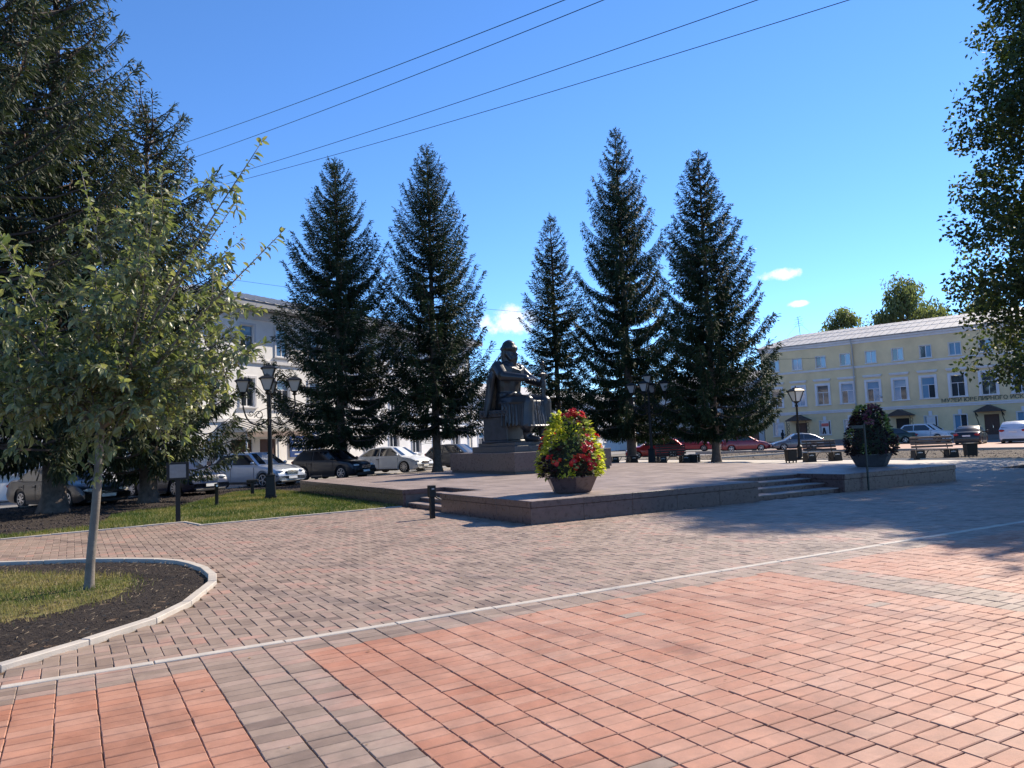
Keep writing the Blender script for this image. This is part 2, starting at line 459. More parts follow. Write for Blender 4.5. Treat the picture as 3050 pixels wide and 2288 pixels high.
M['grey_far'] = far_paving_mat('grey_paving_far', (.24, .21, .18), (.28, .235, .205), (.10, .08, .06))
sheet('plaza_paving', stp((22.5, -40), (33.7, -40), (33.7, 30), (14, 30), (14, 23.2), (22.5, 23.2)), -.004, M['grey_far'])
sheet('bed_front_paving', stp((31.2, -20), (34.6, -20), (34.6, 36), (31.2, 36)), -.0005, M['kerb'])
sheet('rear_paving', stp((14, 30.01), (31.19, 30.01), (31.19, edge_near(31.19)), (14, edge_near(14))), -.003, M['grey_far'])
sheet('upper_paving', stp((46, -20), (64, -20), (64, 42), (46, 40)), -.003, M['pink'])

# ------------------------------------------------------------------ pavers
PW, PH = .2423, .12115
def paver_geo(lx, ly, h=.05, g=.0024, c=.005):
    """block with chamfered top edge, centred in plan, top at 0"""
    x, y = lx/2-g, ly/2-g*1.6
    V = [(-x, -y, -h), (x, -y, -h), (x, y, -h), (-x, y, -h), (-x, -y, -c), (x, -y, -c), (x, y, -c), (-x, y, -c),
         (-x+c, -y+c, 0), (x-c, -y+c, 0), (x-c, y-c, 0), (-x+c, y-c, 0)]
    F = [(8, 9, 10, 11)]+[(a, (a+1) % 4, 4+(a+1) % 4, 4+a) for a in range(4)]+[(4+a, 4+(a+1) % 4, 8+(a+1) % 4, 8+a) for a in range(4)]
    return np.array(V), np.array(F)
BED = [(-6, .14), (-.5, .14), (-.03, .49), (.58, .98), (1.16, 1.55), (1.56, 2.24), (1.80, 2.90), (2.0, 3.45), (2.09, 4.05), (2.09, 4.8), (2.0, 5.41), (1.88, 5.88), (1.62, 6.33), (1.22, 6.78), (.77, 7.2), (-.54, 8.05), (-6, 11.2)]
KERB_PATH = [(-9, 11.2), (-.85, 12.6), (2.76, 13.23), (2.95, 12.02), (8.05, 12.56)]
path_poly = [(-9, -.2)]+[(22.5, -.2), (22.5, 6.0), (8.1, 6.0)]+KERB_PATH[::-1]
def lay(specs, base_name, one, field, parent_label, joint_poly, seed):
    """specs: (s, t, lx, ly, rotated, tone); the nearest 300 become parts, the rest one field"""
    base = sheet(base_name, joint_poly, -.013, M['joint'])
    rg = np.random.default_rng(seed)
    pts = np.array([[*G(q[0], q[1])[:2]] for q in specs])
    order = np.argsort(np.hypot(pts[:, 0], pts[:, 1]))
    vis = [i for i in order if seen(pts[i, 0], pts[i, 1], 0, .02)][:300]
    near = set(vis)
    geo, cache = {}, {}
    allV, allF, allA, nb = [], [], [], 0
    for i, (s, t, lx, ly, tone) in enumerate(specs):
        key = (round(lx, 3), round(ly, 3))
        if key not in geo: geo[key] = paver_geo(lx, ly)
        V, F = geo[key]
        a = ANG+rg.normal(0, .006)
        tx, ty = rg.normal(0, .006, 2)
        dz = rg.normal(0, .0012)
        p = pts[i]+rg.normal(0, .0012, 2)
        if i in near:
            kk = (key, tone)
            if kk not in cache:
                me = np_mesh('paver', V, F); me.materials.append(M[one[tone]]); cache[kk] = me
            o = bpy.data.objects.new('paver', cache[kk]); link(o, base)
            o.location = (p[0], p[1], dz); o.rotation_euler = (tx, ty, a)
        else:
            ca, sa = math.cos(a), math.sin(a)
            W = np.empty_like(V, dtype=float)
            W[:, 0] = V[:, 0]*ca-V[:, 1]*sa+p[0]; W[:, 1] = V[:, 0]*sa+V[:, 1]*ca+p[1]
            W[:, 2] = V[:, 2]+dz+V[:, 0]*(-ty)+V[:, 1]*tx
            d = allV, allF, allA
            key2 = tone
            fields.setdefault((base_name, key2), ([], [], [], [0]))
            fv, ff, fa, fn = fields[(base_name, key2)]
            fv.append(W); ff.append(F+fn[0]); fa.append(np.full(len(F), rg.random())); fn[0] += len(V)
    for (bn, tone), (fv, ff, fa, fn) in list(fields.items()):
        if bn != base_name: continue
        me = np_mesh('paver_field', np.concatenate(fv), np.concatenate(ff), {'rnd': np.concatenate(fa)})
        me.materials.append(M[field[tone]])
        o = put('paver_field', me, None, base); o['kind'] = 'stuff'
    return base
fields = {}
# red field: columns square to the stone strip, grey border and grey bands
specs = []
for j in range(-30, 110):
    s = .352+PW*(j+.5)
    off = random.choice((0, .5, .25, .7))*PH
    for i in range(-1, 150):
        t = -.075-off-PH*(i+.5)
        p = G(s, t)
        if p.y < 1.9 or math.hypot(p.x, p.y) > 24 or not seen(p.x, p.y, 0, .30): continue
        ly = PH
        if i == -1:
            if off < .03: continue
            t = -.075-off/2; ly = off
        grey = i < 3 or (j % 25) in (4, 5, 6) or random.random() < .004
        specs.append((s, t, PW, ly, 'grey' if grey else 'red'))
red_base = lay(specs, 'red_paving', {'red': 'red_one', 'grey': 'grey_one'}, {'red': 'red_all', 'grey': 'grey_all'}, '', stp((-14, -.02), (30, -.02), (30, -26), (-14, -26)), 11)
# grey field: herringbone
specs = []
for xi in range(-70, 190):
    for yi in range(0, 114):
        k = (xi+yi) % 4
        if k == 0: s, t, lx, ly = (xi+1)*PH, .013+(yi+.5)*PH, PW, PH
        elif k == 2: s, t, lx, ly = (xi+.5)*PH, .013+(yi+1)*PH, PH, PW
        elif k == 3 and yi == 0: s, t, lx, ly = (xi+.5)*PH, .013+.5*PH, PH, PH
        else: continue
        p = G(s, t)
        if p.y < 2 or not seen(p.x, p.y, 0, .12): continue
        if not inpoly(s, t, path_poly) or inpoly(s, t, BED): continue
        specs.append((s, t, lx, ly, 'grey'))
grey_base = lay(specs, 'grey_paving', {'grey': 'grey_one'}, {'grey': 'grey_all'}, '', stp((-9, .0), (22.5, .0), (22.5, 23.2), (8.0, 23.2), *[(a, b) for a, b in KERB_PATH[::-1]]), 12)

# a few dropped leaves and crumbs on the paving
def crumbs():
    rg = np.random.default_rng(77); V, F = [], []
    for k in range(420):
        s_, t_ = rg.uniform(-1, 16), rg.uniform(-5, 6)
        if inpoly(s_, t_, BED): continue
        p = G(s_, t_); a = rg.uniform(0, 6.28); l = rg.choice([.005, .008, .012, .02], p=[.4, .3, .22, .08])
        c, q = l*math.cos(a), l*math.sin(a); b = len(V); z = .004
        V += [(p.x-c, p.y-q, z), (p.x+q*.5, p.y-c*.5, z+.2*l), (p.x+c, p.y+q, z+.1*l), (p.x-q*.5, p.y+c*.5, z+.25*l)]; F.append((b, b+1, b+2, b+3))
    me = np_mesh('fallen_leaves', V, F); me.materials.append(mat('dry_leaf', (.20, .13, .05), .8, 0, .5, 2, coord='World'))
    tag(put('fallen_leaves', me, None), 'small dry leaves and crumbs scattered over the paving', 'leaves', kind='stuff')
crumbs()

# ------------------------------------------------------------------ kerbs and edging
def kerb_run(name, pts, w, z0, z1, label=None, cat=None, closed=False, piece=1.0, side=-1, mat_=None):
    """a run of edging stones, each a part; pts on the outer line, w to the given side"""
    P = [Vector((*G(*p)[:2], 0)) for p in pts]
    root = thing(name, label, cat, P[0])
    def off(i):
        a = (P[i]-P[i-1]).normalized() if i > 0 else (P[1]-P[0]).normalized()
        b = (P[i+1]-P[i]).normalized() if i < len(P)-1 else a
        t = (a+b).normalized(); nrm = Vector((-t.y, t.x, 0))*side
        return nrm*w/max(nrm.dot(Vector((-b.y, b.x, 0))*side), .5)
    offs = [off(i) for i in range(len(P))]
    for i in range(len(P)-1):
        L = (P[i+1]-P[i]).length; n = max(1, round(L/piece))
        for k in range(n):
            a, b = k/n, (k+1)/n
            e = .003/L
            a, b = a+e, b-e
            q = [P[i].lerp(P[i+1], a), P[i].lerp(P[i+1], b), (P[i]+offs[i]).lerp(P[i+1]+offs[i+1], b), (P[i]+offs[i]).lerp(P[i+1]+offs[i+1], a)]
            mid = (q[0]+q[2])/2
            if not seen(mid.x, mid.y, 0, .3): continue
            pl = [((v-P[0]).x, (v-P[0]).y) for v in q]
            ar = sum(pl[u][0]*pl[(u+1) % 4][1]-pl[(u+1) % 4][0]*pl[u][1] for u in range(4))
            if ar < 0: pl = pl[::-1]
            MB().prism(pl, z0, z1+random.uniform(-.002, .003)).build('kerb_stone', mat_ or M['kerb'], root, bevel=.006)
    return root
kerb_run('stone_strip', [(-9, -.075), (32, -.075)], .085, -.06, .006, 'long pale stone strip between red and grey paving', 'kerb', side=1)
kerb_run('bed_kerb', BED[1:], .105, -.08, .045, 'pale curved kerb around the bed of the young tree', 'kerb', side=1, piece=.7)
kerb_run('lawn_kerb', KERB_PATH, .07, -.08, .025, 'thin pale kerb along the lawn by the signboard', 'kerb', side=1, piece=1.0)
kerb_run('street_kerb', [(-16, edge_near(-16)), (30, edge_near(30))], .15, -.12, .03, 'pale kerb between the spruce bed and the street', 'kerb', side=-1, piece=2.0)
kerb_run('bed_kerb', [(34.6, -10), (34.6, 37)], .12, -.08, .06, 'low kerb in front of the dark bed behind the benches', 'kerb', side=-1, piece=2.)
kerb_run('bed_kerb', [(46, -6), (46, 42)], .2, -.08, .16, 'long pale kerb behind the dark bed before the parked cars', 'kerb', side=-1, piece=2.)
kerb_run('bed_kerb', [(34.6, 28.5), (46, 29.5)], .2, -.08, .14, 'pale kerb crossing the dark bed beside the right spruce', 'kerb', side=-1, piece=2.)

# ------------------------------------------------------------------ beds, lawn
def relief(name, poly, z, mat_, step, amp, scale, seed, kind='structure', dome=0.):
    """a bed surface with real unevenness, cut to a polygon given on the paving grid"""
    poly = [tuple(p) for p in poly]
    xs = [p[0] for p in poly]; ys = [p[1] for p in poly]
    bm = bmesh.new()
    vs_ = [bm.verts.new((*G(*p)[:2], z)) for p in poly]
    f = bm.faces.new(vs_)
    f.normal_update()
    if f.normal.z < 0: f.normal_flip()
    bmesh.ops.triangulate(bm, faces=[f])
    n = max(1, int(math.log2(max(max(xs)-min(xs), max(ys)-min(ys))/step)))
    for _ in range(n):
        long = [e for e in bm.edges if e.calc_length() > step*1.4]
        if not long: break
        bmesh.ops.subdivide_edges(bm, edges=long, cuts=1)
        bmesh.ops.triangulate(bm, faces=[f for f in bm.faces if len(f.verts) > 3])
    from mathutils import noise
    for v in bm.verts:
        if v.is_boundary: continue
        q = Vector((v.co.x*scale+seed, v.co.y*scale, seed))
        v.co.z += amp*(noise.noise(q)+.5*noise.noise(q*2.7)+.35*noise.noise(q*6.1))+dome
    me = bpy.data.meshes.new(name); bm.to_mesh(me); bm.free()
    me.polygons.foreach_set('use_smooth', [True]*len(me.polygons))
    o = put(name, me, mat_)
    o['kind'] = kind
    return o
bed_in = [(-6, .28), (-.55, .28), (-.12, .6), (.50, 1.08), (1.06, 1.64), (1.44, 2.30), (1.68, 2.95), (1.87, 3.48), (1.96, 4.05), (1.96, 4.78), (1.87, 5.36), (1.76, 5.8), (1.51, 6.24), (1.12, 6.68), (.68, 7.09), (-.6, 7.92), (-6, 11.05)]
relief('bed_soil', bed_in, -.015, M['soil'], .10, .018, 5., 3., dome=.012)
LAWN = [(-9, 11.28), (-.85, 12.7), (2.80, 13.33), (3.02, 12.12), (8.05, 12.66), (8.05, 23.3), (7.5, 27), (6.2, 26.4), (4.6, 22.5), (3.4, 19.7), (2.2, 18.9), (1.4, 17.6), (1.2, 16), (.8, 14.2), (-2, 13.3), (-9, 12.1)]
SOIL = [(-9, 12.1), (-2, 13.3), (.8, 14.2), (1.2, 16), (1.4, 17.6), (2.2, 18.9), (3.4, 19.7), (4.6, 22.5), (6.2, 26.4), (7.5, 27), (8.05, 23.3), (16, 23.3), (16, edge_near(16)-.1), (-9, edge_near(-9)-.1)]
relief('lawn', LAWN, -.012, M['lawn'], .4, .02, 1.2, 5., dome=.02)
relief('spruce_bed_soil', SOIL, -.014, M['soil'], .4, .03, 1.5, 8., dome=.02)
relief('dark_bed', [(34.72, -10), (45.98, -6), (45.98, 37), (34.72, 37)], -.01, M['chips'], .8, .04, 1.2, 2., dome=.05)
relief('dark_bed', [(28.2, 4), (31.5, 2), (36, 6), (31.5, 8.6), (28.6, 8.3)], .0, M['soil'], .5, .03, 1.5, 4., dome=.03)

def blades(name, poly, n, h0, h1, w, mat_, seed, bare=None, tone=0.):
    from mathutils import noise
    rg = np.random.default_rng(seed)
    xs = [p[0] for p in poly]; ys = [p[1] for p in poly]
    V, F, A = [], [], []
    got = 0
    while got < n:
        s, t = rg.uniform(min(xs), max(xs)), rg.uniform(min(ys), max(ys))
        if not inpoly(s, t, poly): continue
        got += 1
        p = G(s, t)
        dry = noise.noise(Vector((p.x*.7+seed, p.y*.7, 0)))
        if bare and not bare(s, t, rg): continue
        if not seen(p.x, p.y, 0, .15): continue
        h = rg.uniform(h0, h1); a = rg.uniform(0, 6.28); lean = rg.normal(0, .45, 2)*h
        b = len(V)
        V += [(p.x-w*math.cos(a), p.y-w*math.sin(a), -.004), (p.x+w*math.cos(a), p.y+w*math.sin(a), -.004), (p.x+lean[0], p.y+lean[1], .012+h)]
        F.append((b, b+1, b+2)); A.append(min(1, max(0,   .46+dry*.8+rg.normal(0, .16)+tone)))
    me = np_mesh(name, V, F, {'rnd': A}); me.materials.append(mat_)
    return put(name, me, None)
tag(blades('grass', LAWN, 42000, .03, .085, .009, M['grass'], 21), 'short sunlit grass on the lawn beside the granite platform', 'grass', kind='stuff')
BEDGRASS = [(-6, 1.9), (-.18, 2.66), (.19, 2.73), (.6, 3.13), (.8, 3.2), (1.05, 3.8), (1.14, 4.38), (1.1, 5.06), (.6, 5.66), (.05, 6.3), (-.47, 6.9), (-6, 10.0)]
relief('bed_turf', BEDGRASS, -.02, M['lawn'], .12, .014, 4., 6., dome=.024)
def bedgrass(s, t, rg): return inpoly(s+rg.normal(0, .13), t+rg.normal(0, .16), BEDGRASS)
tag(blades('grass', bed_in, 80000, .02, .07, .0045, M['grass'], 22, bedgrass, .3), 'dry yellow and green grass round the young tree', 'grass', kind='stuff')
# loose clods and chips on the soil
def clods(name, poly, n, r0, r1, seed, label, mat_=None):
    rg = np.random.default_rng(seed)
    xs = [p[0] for p in poly]; ys = [p[1] for p in poly]
    V, F = [], []
    base = np.array([(1, 0, 0), (-1, 0, 0), (0, 1, 0), (0, -1, 0), (0, 0, 1), (0, 0, -1)], float)
    fc = np.array([(0, 2, 4), (2, 1, 4), (1, 3, 4), (3, 0, 4), (2, 0, 5), (1, 2, 5), (3, 1, 5), (0, 3, 5)])
    k = 0
    while k < n:
        s, t = rg.uniform(min(xs), max(xs)), rg.uniform(min(ys), max(ys))
        if not inpoly(s, t, poly): continue
        k += 1
        p = G(s, t)
        if not seen(p.x, p.y, 0, .1): continue
        r = rg.uniform(r0, r1)*rg.uniform(.5, 1, 3)*(1, 1, .7)
        a = rg.uniform(0, 6.28); Rm = np.array([[math.cos(a), -math.sin(a), 0], [math.sin(a), math.cos(a), 0], [0, 0, 1]])
        V.append((base*r*rg.uniform(.7, 1.2, (6, 1)))@Rm.T+np.array([p.x, p.y, .012])); F.append(fc+6*(len(V)-1))
    me = np_mesh(name, np.concatenate(V), np.concatenate(F)); me.materials.append(mat_ or M['clod'])
    return tag(put(name, me, None), label, 'soil', kind='stuff')
clods('soil_clods', bed_in, 16000, .003, .016, 31, 'loose dark clods on the bed of the young tree')
# dry stalks and pale bits lying on the soil of the near bed
def litter(name, poly, n, seed, label):
    rg = np.random.default_rng(seed); mb = MB(); k = 0
    while k < n:
        s_, t_ = rg.uniform(-1.2, 2.0), rg.uniform(.3, 8)
        if not inpoly(s_, t_, poly): continue
        k += 1; p = G(s_, t_); a = rg.uniform(0, 6.28); l = rg.uniform(.02, .09)
        mb.add([(p.x, p.y, .016), (p.x+l*math.cos(a), p.y+l*math.sin(a), .03), (p.x+l*math.cos(a)+.006*math.sin(a), p.y+l*math.sin(a)-.006*math.cos(a), .024)], [(0, 1, 2)])
    return tag(mb.build(name, mat('dry_stalk', (.17, .13, .085), .8, 0, .4, 3)), label, 'litter', kind='stuff')
litter('dry_stalks', bed_in, 1300, 41, 'dry straw bits strewn on the bed of the young tree')
clods('soil_clods', SOIL, 9000, .02, .06, 32, 'loose dark clods on the bed under the spruces')
clods('soil_clods', [(34.8, -6), (45.8, -4), (45.8, 36), (34.8, 36)], 6000, .04, .12, 33, 'coarse dark chips on the bed behind the benches', M['chip'])

# ------------------------------------------------------------------ granite platform
PX0, PY0 = 8.08, 5.98
plat = thing('granite_platform', 'low brown granite platform with steps under the bronze statue', 'platform', G(PX0, PY0), ANG)
PLX, PLY, PZ = 14.0, 17.2, .45
NL = (0, 1.35, 4.15, 6.55)       # left steps notch  x0 x1 y0 y1
NF = (6.15, 9.2, 0, 1.75)        # front steps notch
core = MB()
for x0, x1, y0, y1 in [(0, NF[0], 0, NL[2]), (NF[1], PLX, 0, NL[2]), (NF[0], NF[1], NF[3], NL[2]), (NL[1], PLX, NL[2], NL[3]), (0, PLX, NL[3], PLY)]:
    core.box(x0+.06, x1-.06 if x1 == PLX else x1+(.06 if x1 == NF[0] else -.06)*0, y0+(.06 if y0 == 0 else 0), y1, -.1, PZ-.045)
core.build('core', M['core'], plat)
def brk(*segs):
    o = []
    for a, b, n in segs: o += list(np.linspace(a, b, n+1)[:-1])
    return o+[segs[-1][1]]
bx = brk((.0, NL[1], 2), (NL[1], NF[0], 6), (NF[0], NF[1], 4), (NF[1], PLX, 6))
by = brk((0, NF[3], 2), (NF[3], NL[2], 3), (NL[2], NL[3], 3), (NL[3], PLY, 12))
tile_cache = {}
for i in range(len(bx)-1):
    for j in range(len(by)-1):
        cx, cy = (bx[i]+bx[i+1])/2, (by[j]+by[j+1])/2
        if cx < NL[1] and NL[2] < cy < NL[3]: continue
        if NF[0] < cx < NF[1] and cy < NF[3]: continue
        d = (round(bx[i+1]-bx[i], 3), round(by[j+1]-by[j], 3))
        if d not in tile_cache:
            mb = MB().box(-d[0]/2+.004, d[0]/2-.004, -d[1]/2+.004, d[1]/2-.004, -.04, 0)
            tile_cache[d] = mb.mesh('paving_slab'); tile_cache[d].materials.append(M['granite_top'])
        o = put('paving_slab', tile_cache[d], None, plat, loc=(cx, cy, PZ+random.uniform(-.0015, .0015)))
        o.rotation_euler = (random.gauss(0, .0008), random.gauss(0, .0008), 0)
def facing(x0, y0, x1, y1, nx, ny, n, z0=0., z1=PZ, cap=.13):
    """a run of face slabs under a cap course; (nx, ny) points outward"""
    ux, uy = (x1-x0)/n, (y1-y0)/n
    L = math.hypot(ux, uy); ang = math.atan2(uy, ux)
    sgn = -1 if (math.cos(ang+math.pi/2)*nx+math.sin(ang+math.pi/2)*ny) < 0 else 1
    for k in range(n):
        cx, cy = x0+ux*(k+.5), y0+uy*(k+.5)
        w = random.uniform(-.001, .001)
        a = MB().box(-L/2+.003, L/2-.003, min(0, sgn*-.05), max(0, sgn*-.05), z0-.05, z1-cap-.006).build('face_slab', M['granite'], plat, bevel=.004)
        a.location = (cx+nx*w, cy+ny*w, 0); a.rotation_euler.z = ang
        a = MB().box(-L/2+.002, L/2-.002, min(sgn*.022, sgn*-.05), max(sgn*.022, sgn*-.05), z1-cap, z1-.003).build('cap_slab', M['granite'], plat, bevel=.005)
        a.location = (cx, cy, 0); a.rotation_euler.z = ang
facing(0, 0, 0, NL[2], -1, 0, 3)
facing(0, NL[3], 0, PLY, -1, 0, 7)
facing(0, 0, NF[0], 0, 0, -1, 5)
facing(NF[1], 0, PLX, 0, 0, -1, 4)
facing(PLX, 0, PLX, PLY, 1, 0, 12)
facing(0, PLY, PLX, PLY, 0, 1, 10)
facing(0.03, NL[2], NL[1], NL[2], 0, 1, 1)
facing(0.03, NL[3], NL[1], NL[3], 0, -1, 1)
facing(NF[0], .03, NF[0], NF[3], 1, 0, 1)
facing(NF[1], .03, NF[1], NF[3], -1, 0, 1)
for k in range(4):                               # front flight, then the side flight
    z1 = PZ*(k+1)/4
    y0, y1 = .15+k*.42, (.15+(k+1)*.42) if k < 3 else NF[3]+.05
    n = 3
    for q in range(n):
        xa, xb = NF[0]+.025+(NF[1]-NF[0]-.05)*q/n, NF[0]+.025+(NF[1]-NF[0]-.05)*(q+1)/n
        MB().box(xa+.002, xb-.002, y0+.02, y1+.05, z1-.16, z1-.03).build('step_riser', M['granite'], plat)
        MB().box(xa+.002, xb-.002, y0, y1+.02, z1-.028, z1-.002).build('step_tread', M['granite_top'], plat, bevel=.004)
    x0, x1 = .10+k*.36, (.10+(k+1)*.36) if k < 3 else NL[1]+.05
    for q in range(2):
        ya, yb = NL[2]+.025+(NL[3]-NL[2]-.05)*q/2, NL[2]+.025+(NL[3]-NL[2]-.05)*(q+1)/2
        MB().box(x0+.02, x1+.05, ya+.002, yb-.002, z1-.16, z1-.03).build('step_riser', M['granite'], plat)
        MB().box(x0, x1+.02, ya+.002, yb-.002, z1-.028, z1-.002).build('step_tread', M['granite_top'], plat, bevel=.004)

# ------------------------------------------------------------------ pedestal
ped = thing('granite_pedestal', 'wide brown granite pedestal carrying the seated bronze figure', 'pedestal', G(13.86, 16.6, PZ+.002), ANG)
W_, D_, H_ = 4.2, 5.3, .77
MB().box(.06, W_-.06, .06, D_-.06, 0, H_-.04).build('core', M['core'], ped)
MB().box(.05, W_-.05, .05, D_-.05, 0, .09).build('base_course', M['stone_dark'], ped)
def slabrow(x0, y0, x1, y1, n, nx, ny):
    L = math.hypot(x1-x0, y1-y0)/n; ang = math.atan2(y1-y0, x1-x0)
    sg = 1 if (math.cos(ang+math.pi/2)*nx+math.sin(ang+math.pi/2)*ny) > 0 else -1
    for k in range(n):
        cx, cy = x0+(x1-x0)*(k+.5)/n, y0+(y1-y0)*(k+.5)/n
        a = MB().box(-L/2+.003, L/2-.003, min(0, -sg*.06), max(0, -sg*.06), .10, H_-.012).build('face_slab', M['granite'], ped, bevel=.004)
        a.location = (cx, cy, 0); a.rotation_euler.z = ang
slabrow(0, 0, 0, D_, 3, -1, 0); slabrow(0.0, 0, W_, 0, 3, 0, -1); slabrow(W_, 0, W_, D_, 3, 1, 0); slabrow(0, D_, W_, D_, 3, 0, 1)
for i in range(3):
    for j in range(4):
        MB().box(W_*i/3+.003, W_*(i+1)/3-.003, D_*j/4+.003, D_*(j+1)/4-.003, H_-.04, H_-.001).build('top_slab', M['granite_top'], ped, bevel=.004)
MB().box(.25, 2.9, .38, 3.75, H_, H_+.23).build('plinth', M['stone_dark'], ped, bevel=.012)
MB().box(.38, 2.7, .55, 3.45, H_+.23, H_+.36).build('plinth_step', M['stone_dark'], ped, bevel=.012)
ZPL = PZ+.002+H_+.36

# ------------------------------------------------------------------ bronze figure
def remesh(mb, name, mat_, parent, vox, smooth=6, disp=None):
    me = mb.mesh(name+'_src')
    o = bpy.data.objects.new(name+'_src', me); C.objects.link(o)
    r = o.modifiers.new('r', 'REMESH'); r.mode = 'VOXEL'; r.voxel_size = vox; r.use_smooth_shade = True
    s_ = o.modifiers.new('s', 'SMOOTH'); s_.factor = .5; s_.iterations = smooth
    dg = bpy.context.evaluated_depsgraph_get()
    ev = o.evaluated_get(dg)
    m2 = bpy.data.meshes.new_from_object(ev)
    bpy.data.objects.remove(o); bpy.data.meshes.remove(me)
    m2.name = name; m2.materials.clear(); m2.materials.append(mat_)
    m2.polygons.foreach_set('use_smooth', [True]*len(m2.polygons))
    return put(name, m2, None, parent)
def cap(mb, a, b, r0, r1, n=10):
    """tapered limb piece with round ends"""
    a, b = Vector(a), Vector(b)
    mb.tube([a, a.lerp(b, .5), b], [r0, (r0+r1)/2, r1], n)
    mb.ball(a, r0, n, 6); mb.ball(b, r1, n, 6)
def chain(mb, pts, rs, n=9):
    for i in range(len(pts)-1): cap(mb, pts[i], pts[i+1], rs[i], rs[i+1], n)
SC = 2.86
stat = thing('bronze_statue', 'dark bronze seated prince in fur hat and cloak holding an upright sword', 'statue', G(15.0, 18.75, ZPL), R(51))
fig = MB()
def ring(z, rx, ry, cy, n=14, cx=0.): return [(cx+rx*math.cos(2*math.pi*k/n), cy+ry*math.sin(2*math.pi*k/n), z) for k in range(n)]
# torso with robe and belt
fig.loft([ring(.44, .20, .17, .03), ring(.55, .205, .17, .02), ring(.62, .18, .145, .02), ring(.66, .178, .145, .02), ring(.74, .19, .15, .015), ring(.86, .20, .15, .01), ring(.96, .205, .14, .015), ring(1.02, .18, .115, .02), ring(1.06, .12, .095, .015)])
fig.loft([ring(.60, .196, .16, .02), ring(.655, .196, .16, .02)])                       # belt
chain(fig, [(0, .02, 1.03), (0, .0, 1.13)], [.085, .07])                                   # neck
# head, turned to its left
hd = Matrix.Translation((0, -.015, 1.19)) @ Matrix.Rotation(R(18), 4, 'Z')
def hp(x, y, z): return tuple(hd @ Vector((x, y, z)))
fig.ball((0, 0, 0), (.078, .098, .105), 14, 10, hd)
fig.ball((0, -.03, -.045), (.062, .07, .07), 12, 8, hd)
cap(fig, hp(0, -.092, .018), hp(0, -.115, -.018), .011, .017, 8)                          # nose
for sx in (-1, 1):
    cap(fig, hp(sx*.018, -.094, .030), hp(sx*.058, -.072, .030), .014, .011, 7)           # brow
    fig.ball((sx*.033, -.078, .012), .013, 8, 6, hd)                                      # eye
    cap(fig, hp(sx*.05, -.066, -.018), hp(sx*.03, -.08, -.028), .018, .014, 7)            # cheek
    fig.ball((sx*.082, .008, -.004), (.014, .026, .036), 8, 6, hd)                        # ear
    cap(fig, hp(sx*.005, -.103, -.034), hp(sx*.045, -.083, -.052), .013, .009, 7)         # moustache
    cap(fig, hp(sx*.066, .01, .0), hp(sx*.055, -.045, -.085), .03, .028, 7)               # side of beard
    cap(fig, hp(sx*.06, .055, .03), hp(sx*.055, .06, -.085), .035, .03, 7)                # hair at the neck
cap(fig, hp(0, -.085, -.062), hp(0, -.082, -.15), .042, .018, 9)                          # beard
cap(fig, hp(-.02, -.078, -.07), hp(-.015, -.07, -.15), .036, .016, 8)
cap(fig, hp(.02, -.078, -.07), hp(.018, -.07, -.15), .036, .016, 8)
# fur hat with rounded crown and point
for k in range(16):
    a = 2*math.pi*k/16
    fig.ball((.084*math.cos(a), .10*math.sin(a), .064), (.024, .024, .030), 8, 6, hd)
fig.loft([ring(.05, .088, .104, 0, 16), ring(.105, .084, .098, 0, 16), ring(.145, .070, .08, 0, 16), ring(.172, .042, .048, 0, 16), ring(.186, .012, .012, 0, 16)], hd)
# right arm held out over the lap, palm down
chain(fig, [(-.215, .02, 1.0), (-.285, -.13, .865), (-.20, -.36, .83)], [.082, .072, .05])
chain(fig, [(-.215, .01, 1.0), (-.285, -.12, .88)], [.082, .078])
chain(fig, [(-.205, -.345, .83), (-.175, -.42, .822)], [.053, .045])                      # cuff
Hm = Matrix.Translation((-.175, -.425, .82)) @ Matrix.Rotation(R(-22), 4, 'Z')
fig.ball((0, -.05, 0), (.045, .062, .02), 10, 7, Hm @ Matrix.Rotation(R(14), 4, 'X'))
for k, (fx, L_) in enumerate(((-.034, .075), (-.012, .088), (.011, .092), (.032, .082))):
    p0 = Hm @ Vector((fx, -.09, -.012)); p1 = Hm @ Vector((fx*1.25, -.09-L_*.5, -.022-.004*k)); p2 = Hm @ Vector((fx*1.4, -.09-L_, -.05))
    chain(fig, [p0, p1, p2], [.0125, .0115, .009], 7)
chain(fig, [Hm @ Vector((.04, -.03, -.004)), Hm @ Vector((.07, -.07, -.016)), Hm @ Vector((.076, -.11, -.03))], [.014, .012, .009], 7)
# left arm, hand closed on the scabbard
chain(fig, [(.215, .02, 1.0), (.30, -.11, .85), (.205, -.36, .76)], [.084, .074, .048])
chain(fig, [(.21, -.35, .762), (.185, -.41, .755)], [.052, .042])
for k in range(4):
    z = .79-.022*k
    chain(fig, [(.20, -.415, z), (.185, -.462, z-.004), (.15, -.47, z-.004), (.132, -.445, z)], [.014, .0135, .012, .010], 7)
chain(fig, [(.185, -.41, .775), (.15, -.412, .80), (.135, -.425, .795)], [.016, .013, .011], 7)
fig.ball((.19, -.425, .758), (.03, .035, .048), 9, 7)
